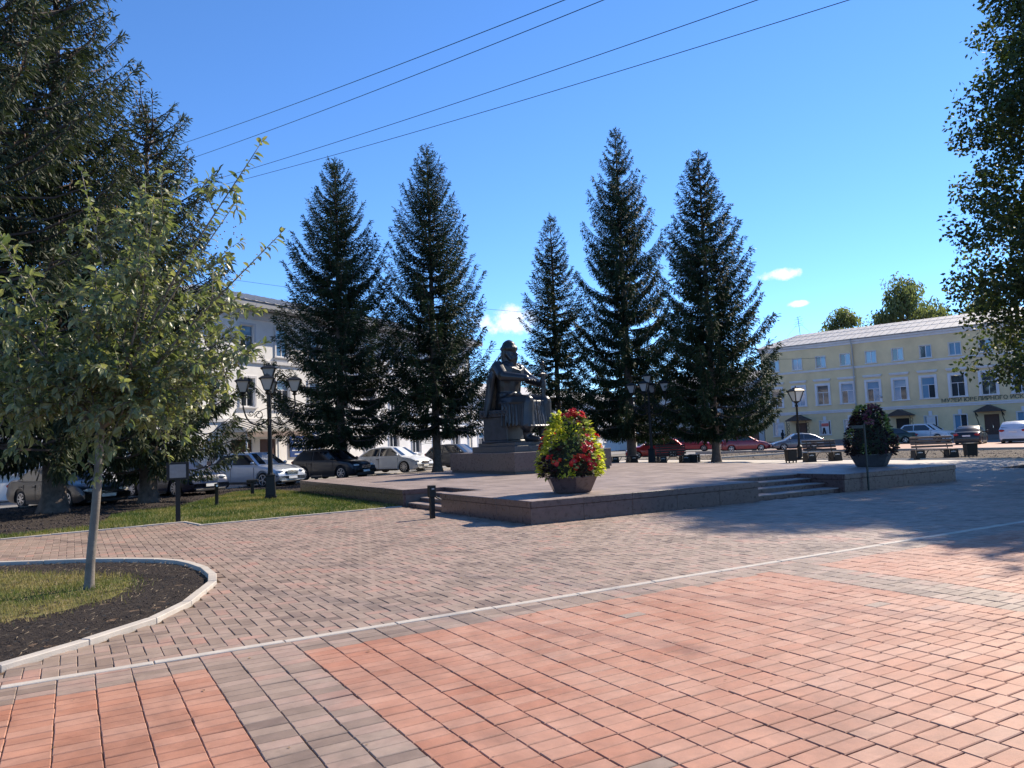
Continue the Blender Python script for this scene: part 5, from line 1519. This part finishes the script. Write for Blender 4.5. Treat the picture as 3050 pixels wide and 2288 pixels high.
# posters and a notice in the ground-floor windows
for xc, c1, c2 in ((PT*1, (.55, .12, .10), (.6, .6, .6)), (PT*-1+.3, (.5, .52, .55), (.6, .62, .64)), (PT*5, (.55, .56, .58), (.62, .62, .6))):
    MB().box(xc-.42, xc+.42, -.02, -.005, 1.05, 2.5).build('poster', mat('poster_paper', c2, .6, 0, .08, 4), yb)
    MB().box(xc-.40, xc+.40, -.03, -.021, 1.95, 2.3).build('poster_heading', mat('poster_ink', c1, .6, 0, .1, 4), yb)
for dx, t_ in ((-.3, .2), (.02, -.2)):
    MB().box(-.09, .09, -.012, 0, 0, .7, Matrix.Translation((PT+dx*.9, -.03, 1.12)) @ Matrix.Rotation(t_, 4, 'Y')).build('poster_figure', M['trim'], yb)
wl_ = MB().tube(catmull([(PT*3.05, -.05, 3.9), (PT*3.05, -.1, 4.7), (PT*3.05+.4, -.6, 5.0), (PT*3.05+.95, -1.1, 4.9)], 5), .03, 5); wl_.ball((PT*3.05+1.0, -1.15, 4.8), (.14, .14, .12), 8, 6)
wl_.build('wall_lamp', M['zinc'], yb)
ant = MB().tube([(-1.6, YD/2, RZ), (-1.75, YD/2, RZ+2.3)], .03, 5)
for k in range(5): ant.tube([(-2.3+.06*k, YD/2+.2*(-1)**k, RZ+1.1+.27*k), (-1.1-.05*k, YD/2-.2*(-1)**k, RZ+1.2+.27*k)], .016, 4)
for dx in (-1.6, 1.4): ant.tube([(-1.7, YD/2, RZ+1.6), (-1.6+dx, YD/2, RZ)], .010, 3)
ant.build('aerial', M['iron'], yb)

# ---- the lower bluish house between the yellow building and the white range
bh = thing('corner_house', 'small grey blue house left of the yellow building with a round blue sign', 'building', (32.97-.736*4.45, 88.3+.677*4.45, -.06), FA)
wall_with_openings('wall', -18, -.05, -.2, 7.4, [(-1.9, -.7, .1, 2.6), (-4.6, -3.4, 1.0, 2.6), (-8.2, -7.0, 1.0, 2.6), (-11.6, -10.4, .1, 2.6), (-4.6, -3.4, 4.4, 6.1), (-8.2, -7, 4.4, 6.1), (-12, -10.8, 4.4, 6.1)], mat('greyblue_plaster', (.40, .43, .44), .85, 0, .08, .7), bh, 9)
for xc, z in ((-4, 1.0), (-7.6, 1.0)): window(bh, xc, z, 1.2, 1.6, 'two', [M['pane']], surround=.08)
for xc, z in ((-4, 4.4), (-7.6, 4.4), (-11.4, 4.4)): window(bh, xc, z, 1.2, 1.7, 'T', [M['pane']], surround=.12)
for xc in (-1.3, -11.0): MB().box(xc-.6, xc+.6, .08, .14, .1, 2.6).build('door', M['doorwood'], bh)
MB().box(-18.4, .2, -.4, 9.4, 7.4, 7.6).add([(-18.4, -.4, 7.6), (.2, -.4, 7.6), (.2, 4.5, 9.4), (-16, 4.5, 9.4), (-18.4, 9.4, 7.6), (.2, 9.4, 7.6)], [(0, 1, 2, 3), (3, 2, 5, 4), (0, 3, 4)]).build('roof', M['zinc'], bh)
MB().box(-18.1, -.1, -.12, 0, 3.5, 3.8).build('string_course', M['trimw'], bh)
sg = MB().lathe([(.01, -.04), (.62, -.04), (.62, .04), (.01, .04)], 24, Matrix.Translation((-2.9, -.5, 2.75)) @ Matrix.Rotation(R(90), 4, 'X')).build('round_sign', mat('sign_blue', (.06, .25, .45), .4, 0, .1, 4), bh)
MB().box(-3.3, -2.5, -.57, -.545, 2.68, 2.82).build('sign_line', M['signwhite'], sg)
MB().box(-6.6, -5.2, -.12, -.02, .2, 3.0).build('shop_board', M['doordark'], bh)

# ---- the white range on the left street
WA = math.atan2(.876, .48)
wb_ = thing('white_building', 'white three-storey corner building with grey eaves and a canopied entrance', 'building', (-16.1, 46.6, -.1), WA)
WP = 2.9; WX0, WX1, WH, WD = -3.6, 25.6, 10.7, 12.
ops = []; wins = []
for k in range(-1, 9):
    for z, h, w in ((7.75, 1.75, 1.1), (4.5, 1.75, 1.1)): wins.append((WP*k, z, w, h))
for k in (3, 4, 5, 6, 7, 8): wins.append((WP*k-.2, 1.15, 1.15, 1.45))
wins.append((-2.6, 1.0, 1.0, 1.4))
for xc, z, w, h in wins: ops.append((xc-w/2, xc+w/2, z, z+h))
ops += [(-1.3, .3, .1, 2.5), (.9, 2.2, .1, 2.5)]
wall_with_openings('wall', WX0, WX1, -.2, WH, ops, M['white_pl'], wb_, WD)
for i, (xc, z, w, h) in enumerate(wins): window(wb_, xc, z, w, h, 'T' if h > 1.5 else 'two', [M['pane'], M['pane'], M['pane_sky']] if i % 3 else [M['pane']], surround=.13 if z > 4 else .06)
for xa, xb in ((-1.3, .3), (.9, 2.2)):
    d = MB().box(xa, xb, .07, .13, .1, 2.5).build('door', M['doorwood'], wb_)
    for q_ in range(2):
        for z_ in (.3, 1.5): MB().box(xa+.1+(xb-xa-.1)*q_/2, xa+(xb-xa-.1)*(q_+1)/2, .05, .07, z_, z_+.85).build('door_panel', M['doorwood'], d, bevel=.01)
def wband(z0, z1, pr, name, mat_=None): MB().box(WX0-pr, WX1+pr, -pr, -.001, z0, z1).build(name, mat_ or M['trimw'], wb_)
wband(3.55, 3.75, .08, 'string_course'); wband(7.2, 7.4, .10, 'string_course'); wband(9.9, 10.15, .09, 'cornice'); wband(10.15, 10.4, .2, 'cornice')
EV_ = mat('grey_eaves', (.30, .31, .33), .7, 0, .1, 2)
MB().box(WX0-.95, WX1+.95, -.95, WD+.95, 10.5, 10.85).build('eaves', EV_, wb_)
RT = 13.0
rf = MB().add([(WX0-1, -1, 10.86), (WX1+1, -1, 10.86), (WX1+1, WD+1, 10.86), (WX0-1, WD+1, 10.86), (WX0+4.5, WD/2, RT), (WX1-4.5, WD/2, RT)], [(0, 1, 5, 4), (1, 2, 5), (2, 3, 4, 5), (3, 0, 4)])
wr_ = rf.build('roof', M['zinc'], wb_)
for k in range(38):
    xa = WX0-.6+.8*k
    if xa > WX1+.8: break
    t1 = min(1, (xa-(WX0-1))/5.5, ((WX1+1)-xa)/5.5); t1 = max(t1, .05)
    p0 = Vector((xa, -1, 10.865)); p1 = Vector((xa, -1+(WD/2+1)*t1, 10.865+(RT-10.86)*t1))
    q_ = Vector((.025, 0, 0)); u_ = Vector((0, 0, .06))
    MB().add([p0-q_, p0+q_, p1+q_, p1-q_, p0-q_+u_, p0+q_+u_, p1+q_+u_, p1-q_+u_], [(4, 5, 6, 7), (0, 1, 5, 4), (1, 2, 6, 5), (3, 0, 4, 7)]).build('roof_seam', M['zincseam'], wr_)
for k in range(26):                                            # corner stones
    z_ = .1+.4*k
    if z_ > 9.6: break
    MB().box(WX0-.03, WX0+(.7 if k % 2 else .45), -.04, -.001, z_, z_+.36).build('quoin', M['white_pl'], wb_, bevel=.01)
cn = MB().add([(-2.0, -2.0, 3.05), (3.1, -2.0, 3.05), (3.1, -.002, 3.6), (-2.0, -.002, 3.6), (-2.0, -2.0, 2.9), (3.1, -2.0, 2.9), (3.1, -.002, 2.9), (-2.0, -.002, 2.9)], [(0, 1, 2, 3), (7, 6, 5, 4), (0, 4, 5, 1), (1, 5, 6, 2), (0, 3, 7, 4)]).build('canopy', M['zinc'], wb_)
for k in range(11): MB().add([(-1.9+.49*k, -2.0, 3.055), (-1.86+.49*k, -2.0, 3.055), (-1.86+.49*k, -.01, 3.605), (-1.9+.49*k, -.01, 3.605), (-1.9+.49*k, -2.0, 3.10), (-1.86+.49*k, -2.0, 3.10), (-1.86+.49*k, -.01, 3.65), (-1.9+.49*k, -.01, 3.65)], [(4, 5, 6, 7), (0, 1, 5, 4), (1, 2, 6, 5), (3, 0, 4, 7)]).build('canopy_seam', M['zincseam'], cn)
for x in (-1.8, .6, 2.9): MB().tube([(x, -1.85, 0), (x, -1.85, 2.9)], .05, 8).build('canopy_post', M['signwhite'], cn)
MB().box(-1.9, 3.0, -2.02, -1.98, 2.6, 2.9).build('fascia_board', mat('fascia', (.28, .22, .2), .6, 0, .2, 2), cn)
for xa, xb in ((3.35, 4.9), (5.1, 6.1)):
    s_ = MB().box(xa, xb, -.08, -.03, 1.3, 2.9).build('wall_sign', M['bluesign'], wb_)
    for k in range(6):
        w_ = (xb-xa)*(.8 if k % 3 else .5)
        MB().box((xa+xb)/2-w_/2, (xa+xb)/2+w_/2, -.088, -.081, 1.45+.24*k, 1.52+.24*k).build('sign_line', M['signwhite'], s_)
MB().tube([(WX1-.3, -.9, 10.4), (WX1-.3, -.12, 9.8), (WX1-.3, -.12, .2)], .07, 8).build('drainpipe', M['zinc'], wb_)
# low white house further left on the same street
lh = thing('white_house', 'low white house behind the dark sedan at the far left', 'building', (-16.1-.48*38, 46.6-.876*38, -.1), WA)
ops = []; wins = [(2.+3.2*k, 1.2, 1.2, 1.6) for k in range(10)]
for xc, z, w, h in wins: ops.append((xc-w/2, xc+w/2, z, z+h))
wall_with_openings('wall', 0, 34, -.2, 5.6, ops, M['white_pl'], lh, 10)
for xc, z, w, h in wins: window(lh, xc, z, w, h, 'T', [M['pane']], surround=.1)
MB().add([(-.5, -.6, 5.61), (34.3, -.6, 5.61), (34.3, 5, 7.6), (-.5, 5, 7.6), (34.3, 10.6, 5.61), (-.5, 10.6, 5.61), (-.5, -.6, 5.45), (34.3, -.6, 5.45)], [(0, 1, 2, 3), (3, 2, 4, 5), (6, 7, 1, 0), (0, 3, 5), (1, 4, 2)]).build('roof', M['zinc'], lh)
# long low white range going on along the street
lb = thing('white_range', 'long low white range with gates behind the spruces and the red car', 'building', (-16.1+.48*25.75, 46.6+.876*25.75, -.1), WA)
ops = []; wins = []
for k in range(14):
    wins.append((1.6+3.0*k, 1.2, 1.15, 1.5))
    if k < 8: wins.append((1.6+3.0*k, 4.1, 1.1, 1.4))
for xc, z, w, h in wins: ops.append((xc-w/2, xc+w/2, z, z+h))
wall_with_openings('wall', 0, 44, -.2, 6.2, ops, M['white_pl'], lb, 9)
for i, (xc, z, w, h) in enumerate(wins): window(lb, xc, z, w, h, 'T', [M['pane'], M['pane'], M['pane_sky']], surround=.1)
MB().box(-.2, 44.2, -.12, -.001, 3.3, 3.5).build('string_course', M['trimw'], lb)
MB().add([(-.6, -.6, 6.21), (44.6, -.6, 6.21), (44.6, 4.5, 7.9), (-.6, 4.5, 7.9), (44.6, 9.6, 6.21), (-.6, 9.6, 6.21), (-.6, -.6, 6.1), (44.6, -.6, 6.1)], [(0, 1, 2, 3), (3, 2, 4, 5), (6, 7, 1, 0)]).build('roof', M['zinc'], lb)
for k in range(9): MB().box(36.5+.42*k, 36.86+.42*k, -.06, -.01, .05, 2.7).build('gate_board', M['signwhite'], lb, bevel=.01)

# ------------------------------------------------------------------ flower planters
M['lf_lime'] = leaf_mat('lime_leaf', [(.24, .28, .03), (.40, .43, .05), (.54, .53, .07), (.6, .54, .13)], .5, .5)
M['lf_green'] = leaf_mat('coleus_leaf', [(.11, .15, .04), (.20, .25, .06), (.32, .36, .12), (.42, .43, .22)], .5, .4)
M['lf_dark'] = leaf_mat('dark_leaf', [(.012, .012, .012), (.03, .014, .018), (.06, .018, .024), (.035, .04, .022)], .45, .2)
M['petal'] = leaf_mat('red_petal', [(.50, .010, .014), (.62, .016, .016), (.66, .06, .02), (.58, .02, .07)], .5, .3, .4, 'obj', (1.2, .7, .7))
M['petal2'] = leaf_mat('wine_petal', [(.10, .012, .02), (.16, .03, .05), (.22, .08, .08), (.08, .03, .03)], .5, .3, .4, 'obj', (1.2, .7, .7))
def flower_mesh(seed):
    rg = random.Random(seed); mb = MB()
    for k in range(8):
        a = 6.283*k/8+rg.uniform(-.2, .2); up_ = rg.uniform(.1, .8); r = rg.uniform(.8, 1.1)
        d = Vector((math.cos(a), math.sin(a), up_)).normalized(); s_ = Vector((-math.sin(a), math.cos(a), 0))
        mb.add([(0, 0, 0), d*.55*r+s_*.34, d*r, d*.55*r-s_*.34], [(0, 1, 2, 3)])
    mb.ball((0, 0, .12), .16, 6, 4)
    return mb.mesh('flower')
flm = [flower_mesh(i) for i in range(3)]
def planter(label, s, t, rz, seed, bright, hh=1.34, rr=.63):
    rg = np.random.default_rng(seed)
    root = thing('flower_planter', label, 'planter', G(s, t, PZ+.002), rz, 'tall flower planters on the platform')
    q = MB(); n = 6
    q.lathe([(.40, 0), (.44, .02), (.60, .34), (.60, .37), (.54, .37), (.50, .30)], n)
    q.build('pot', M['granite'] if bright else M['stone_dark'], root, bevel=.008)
    MB().lathe([(.0, .29), (.5, .295), (.0, .31)], n).build('soil', M['clod'], root)
    zs0 = .36
    def prof(u): return rr*(.98+.08*math.sin(u*6) if u < .3 else 1.058-.84*(u-.3)-.55*max(0, u-.82))
    # an uneven inner mound that carries the plants
    core = MB(); rings = []
    for u in np.linspace(0, 1, 9):
        rings.append([(max(.05, prof(u)-.16)*math.cos(6.283*k/14)*(1+.06*math.sin(3*k+u*9)), max(.05, prof(u)-.16)*math.sin(6.283*k/14), zs0+.0+hh*.93*u) for k in range(14)])
    core.loft(rings); core.build('root_mound', M['lf_core'], root, smooth=True)
    groups = {'lf_lime': [], 'lf_green': [], 'lf_dark': []}; fl = []
    patches = []
    face = math.atan2(-root.location.y, -root.location.x)-rz
    if bright:
        lay_ = [(.97, 0, 'r'), (.90, -45, 'l'), (.92, 45, 'r'), (.84, -50, 'l'), (.86, 5, 'l'), (.82, 55, 'g'), (.72, -58, 'l'), (.72, -15, 'l'), (.72, 28, 'l'), (.70, 66, 'l'), (.62, 50, 'r'), (.55, -34, 'l'), (.56, 10, 'g'), (.5, 72, 'l'), (.46, 42, 'r'), (.46, -62, 'l'), (.40, -28, 'd'), (.36, 4, 'g'), (.35, 35, 'r'), (.34, 68, 'l'), (.25, -62, 'd'), (.26, -28, 'r'), (.22, 8, 'r'), (.2, 40, 'r'), (.19, 72, 'l'), (.1, -62, 'd'), (.1, -36, 'd'), (.07, -8, 'l'), (.08, 22, 'd'), (.07, 60, 'l')]
        patches = [(u, (face+R(a)) % 6.283, {'r': 'red', 'l': 'lf_lime', 'g': 'lf_green', 'd': 'lf_dark'}[k]) for u, a, k in lay_]
    for k in range(26 if bright else 46):
        u = rg.random()**1.1; a = (face+rg.uniform(1.6, 4.7)) % 6.283 if bright else rg.uniform(0, 6.283)
        if bright: kind = rg.choice(['lf_lime', 'lf_green', 'lf_dark', 'red'], p=[.30, .24, .18, .28])
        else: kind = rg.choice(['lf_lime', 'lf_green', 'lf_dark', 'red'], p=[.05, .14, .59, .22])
        patches.append((u, a, kind))
    npts = 2600
    for k in range(npts):
        u = rg.random()**1.15; a = rg.uniform(0, 6.283)
        best = min(patches, key=lambda p: ((p[0]-u)*1.5)**2+(min(abs(p[1]-a), 6.283-abs(p[1]-a))*prof(u)/.75)**2)
        r = prof(u)*rg.uniform(.84, 1.06)+.02*math.sin(5*a+9*u)
        p = np.array([r*math.cos(a), r*math.sin(a), zs0+hh*u+rg.normal(0, .02)])
        o_ = np.array([math.cos(a), math.sin(a), .35+.6*u])
        if best[2] == 'red' and rg.random() < .42 and len(fl) < 170: fl.append((p, o_))
        kk = best[2] if best[2] != 'red' else ('lf_dark' if rg.random() < .6 else 'lf_green')
        groups[kk].append((p, o_+np.array([0, 0, -.75])*rg.random()))
    for kk, lst in groups.items():
        V, F, A = [], [], []
        for p, d in lst:
            l = rg.uniform(.07, .14) if kk != 'lf_dark' else rg.uniform(.07, .12)
            V.append((LVn*l*np.array([1.25, 1, 1]))@basis(d+rg.normal(0, .35, 3), rg.normal(0, .5), rg).T+p); F.append(LFn+len(LVn)*(len(V)-1)); A.append(np.full(len(LFn), rg.random()))
        if not V: continue
        me = np_mesh('foliage', np.concatenate(V), np.concatenate(F), {'rnd': np.concatenate(A)}); me.materials.append(M[kk])
        put('foliage', me, None, root)['kind'] = 'stuff'
    for i, (p, d) in enumerate(fl):
        me = flm[i % 3]
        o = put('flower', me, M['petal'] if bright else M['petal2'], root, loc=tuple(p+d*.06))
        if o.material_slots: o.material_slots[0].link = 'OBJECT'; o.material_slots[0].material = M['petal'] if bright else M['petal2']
        o.rotation_euler = Vector(tuple(d)).to_track_quat('Z', 'Y').to_euler(); o.scale = (rg.uniform(.045, .08),)*3
    return root
M['lf_core'] = mat('leaf_core', (.02, .028, .014), .9, 0, .4, 8)
planter('bright planter of lime leaves and red flowers at the platform corner', 9.9, 7.25, R(35), 71, True)
planter('shaded planter of dark maroon leaves at the right end of the platform', 20.9, 7.75, R(50), 72, False, 1.40, .63)
# flower basket at the statue's feet
fb = thing('flower_basket', 'small basket of red and white flowers with a hoop handle on the pedestal', 'basket', G(16.0, 17.15, PZ+.77+.232), 0)
MB().lathe([(.16, 0), (.19, .02), (.27, .26), (.28, .30), (.22, .30), (.2, .2)], 14).build('basket', mat('wicker', (.25, .17, .09), .8, 0, .3, 12, .4, 50), fb)
MB().tube([(.27*math.cos(t), 0, .30+.42*math.sin(t)) for t in np.linspace(0, math.pi, 14)], .014, 5).build('handle', mat('pale_cane', (.5, .45, .38), .6), fb)
WPET = mat('white_petal', (.7, .66, .66), .6)
for k in range(34):
    a = random.uniform(0, 6.28); r = .25*math.sqrt(random.random())
    o = put('flower', flm[k % 3], None, fb, loc=(r*math.cos(a), r*math.sin(a), .34+.12*(1-r/.25)))
    o.material_slots[0].link = 'OBJECT'; o.material_slots[0].material = M['petal'] if k % 3 else WPET
    o.scale = (.07,)*3; o.rotation_euler = (random.gauss(0, .4), random.gauss(0, .4), a)

# ------------------------------------------------------------------ person by the yellow building
per = thing('person', 'person in dark coat looking down at a phone by the yellow wall', 'person', (30.3, 87.0, -.05), R(38))
pb = MB()
for sx in (-1, 1):
    chain(pb, [(sx*.09, 0, .92), (sx*.10, -.01, .50), (sx*.10, .02, .09)], [.095, .065, .05])
    chain(pb, [(sx*.10, .03, .05), (sx*.11, -.13, .035)], [.05, .042])
pb.loft([ring(.72, .19, .14, 0), ring(.9, .185, .13, 0), ring(1.08, .165, .115, 0), ring(1.28, .195, .12, 0), ring(1.42, .18, .1, .01), ring(1.48, .07, .065, .01)])
chain(pb, [(0, .01, 1.46), (0, -.02, 1.55)], [.06, .055])
pb.ball((0, -.05, 1.635), (.075, .095, .115), 12, 8); pb.ball((0, -.145, 1.61), (.015, .022, .02), 6, 5); pb.ball((0, -.03, 1.68), (.085, .098, .085), 10, 7)
for sx in (-1, 1): pb.ball((sx*.077, -.04, 1.63), (.012, .022, .03), 6, 5)
for sx in (-1, 1):
    chain(pb, [(sx*.19, .01, 1.40), (sx*.25, .02, 1.13), (sx*.10, -.26, 1.16)], [.062, .052, .036])
    chain(pb, [(sx*.10, -.26, 1.16), (sx*.05, -.33, 1.19)], [.036, .03])
    for q_ in range(4): chain(pb, [(sx*.05, -.325, 1.215-.02*q_), (sx*.03, -.365, 1.215-.02*q_), (0, -.37, 1.215-.02*q_)], [.011, .010, .008], 5)
    chain(pb, [(sx*.06, -.31, 1.21), (sx*.045, -.335, 1.245)], [.012, .009], 5)
remesh(pb, 'body', mat('dark_coat', (.012, .016, .018), .8, 0, .2, 8), per, .014, 2)
MB().cbox((0, -.36, 1.20), (.075, .01, .15)).build('phone', M['trim'], per)

# ------------------------------------------------------------------ wires
def wire(label, a, b, r, sag=.0, beyond=.25):
    a, b = Vector(a), Vector(b)
    b2 = b+(b-a)*beyond; a2 = a+(a-b)*.06
    L = (b2-a2).length
    pts = [a2.lerp(b2, t)+Vector((0, 0, -4*sag*t*(1-t))) for t in np.linspace(0, 1, 24)]
    return tag(MB().tube(pts, r, 5).build('overhead_wire', M['iron'], None), label, 'wire', 'overhead wires')
wire('topmost of the four overhead wires', (-20.74, 45, 19.93), (1.67, 22, 14.7), .013, .25)
wire('second overhead wire from the top', (-19.94, 45, 19.06), (2.84, 22, 14.65), .013, .25)
wire('third overhead wire from the top', (-19.1, 45, 17.62), (7.28, 22, 14.46), .013, .3)
wire('lowest of the four overhead wires crossing the sky', (-16.88, 45, 17.72), (9.93, 22, 14.34), .013, .3)
wire('thin wire from the white building towards the first spruce', (-17.0, 46, 12.2), (-6.0, 50, 11.3), .010, .3, 1.2)
wire('thin upper wire crossing behind the statue head', (-12, 58, 9.4), (20, 66, 8.9), .012, .3)
wire('thin lower wire crossing behind the statue head', (-12, 58, 8.4), (20, 66, 8.0), .012, .3)
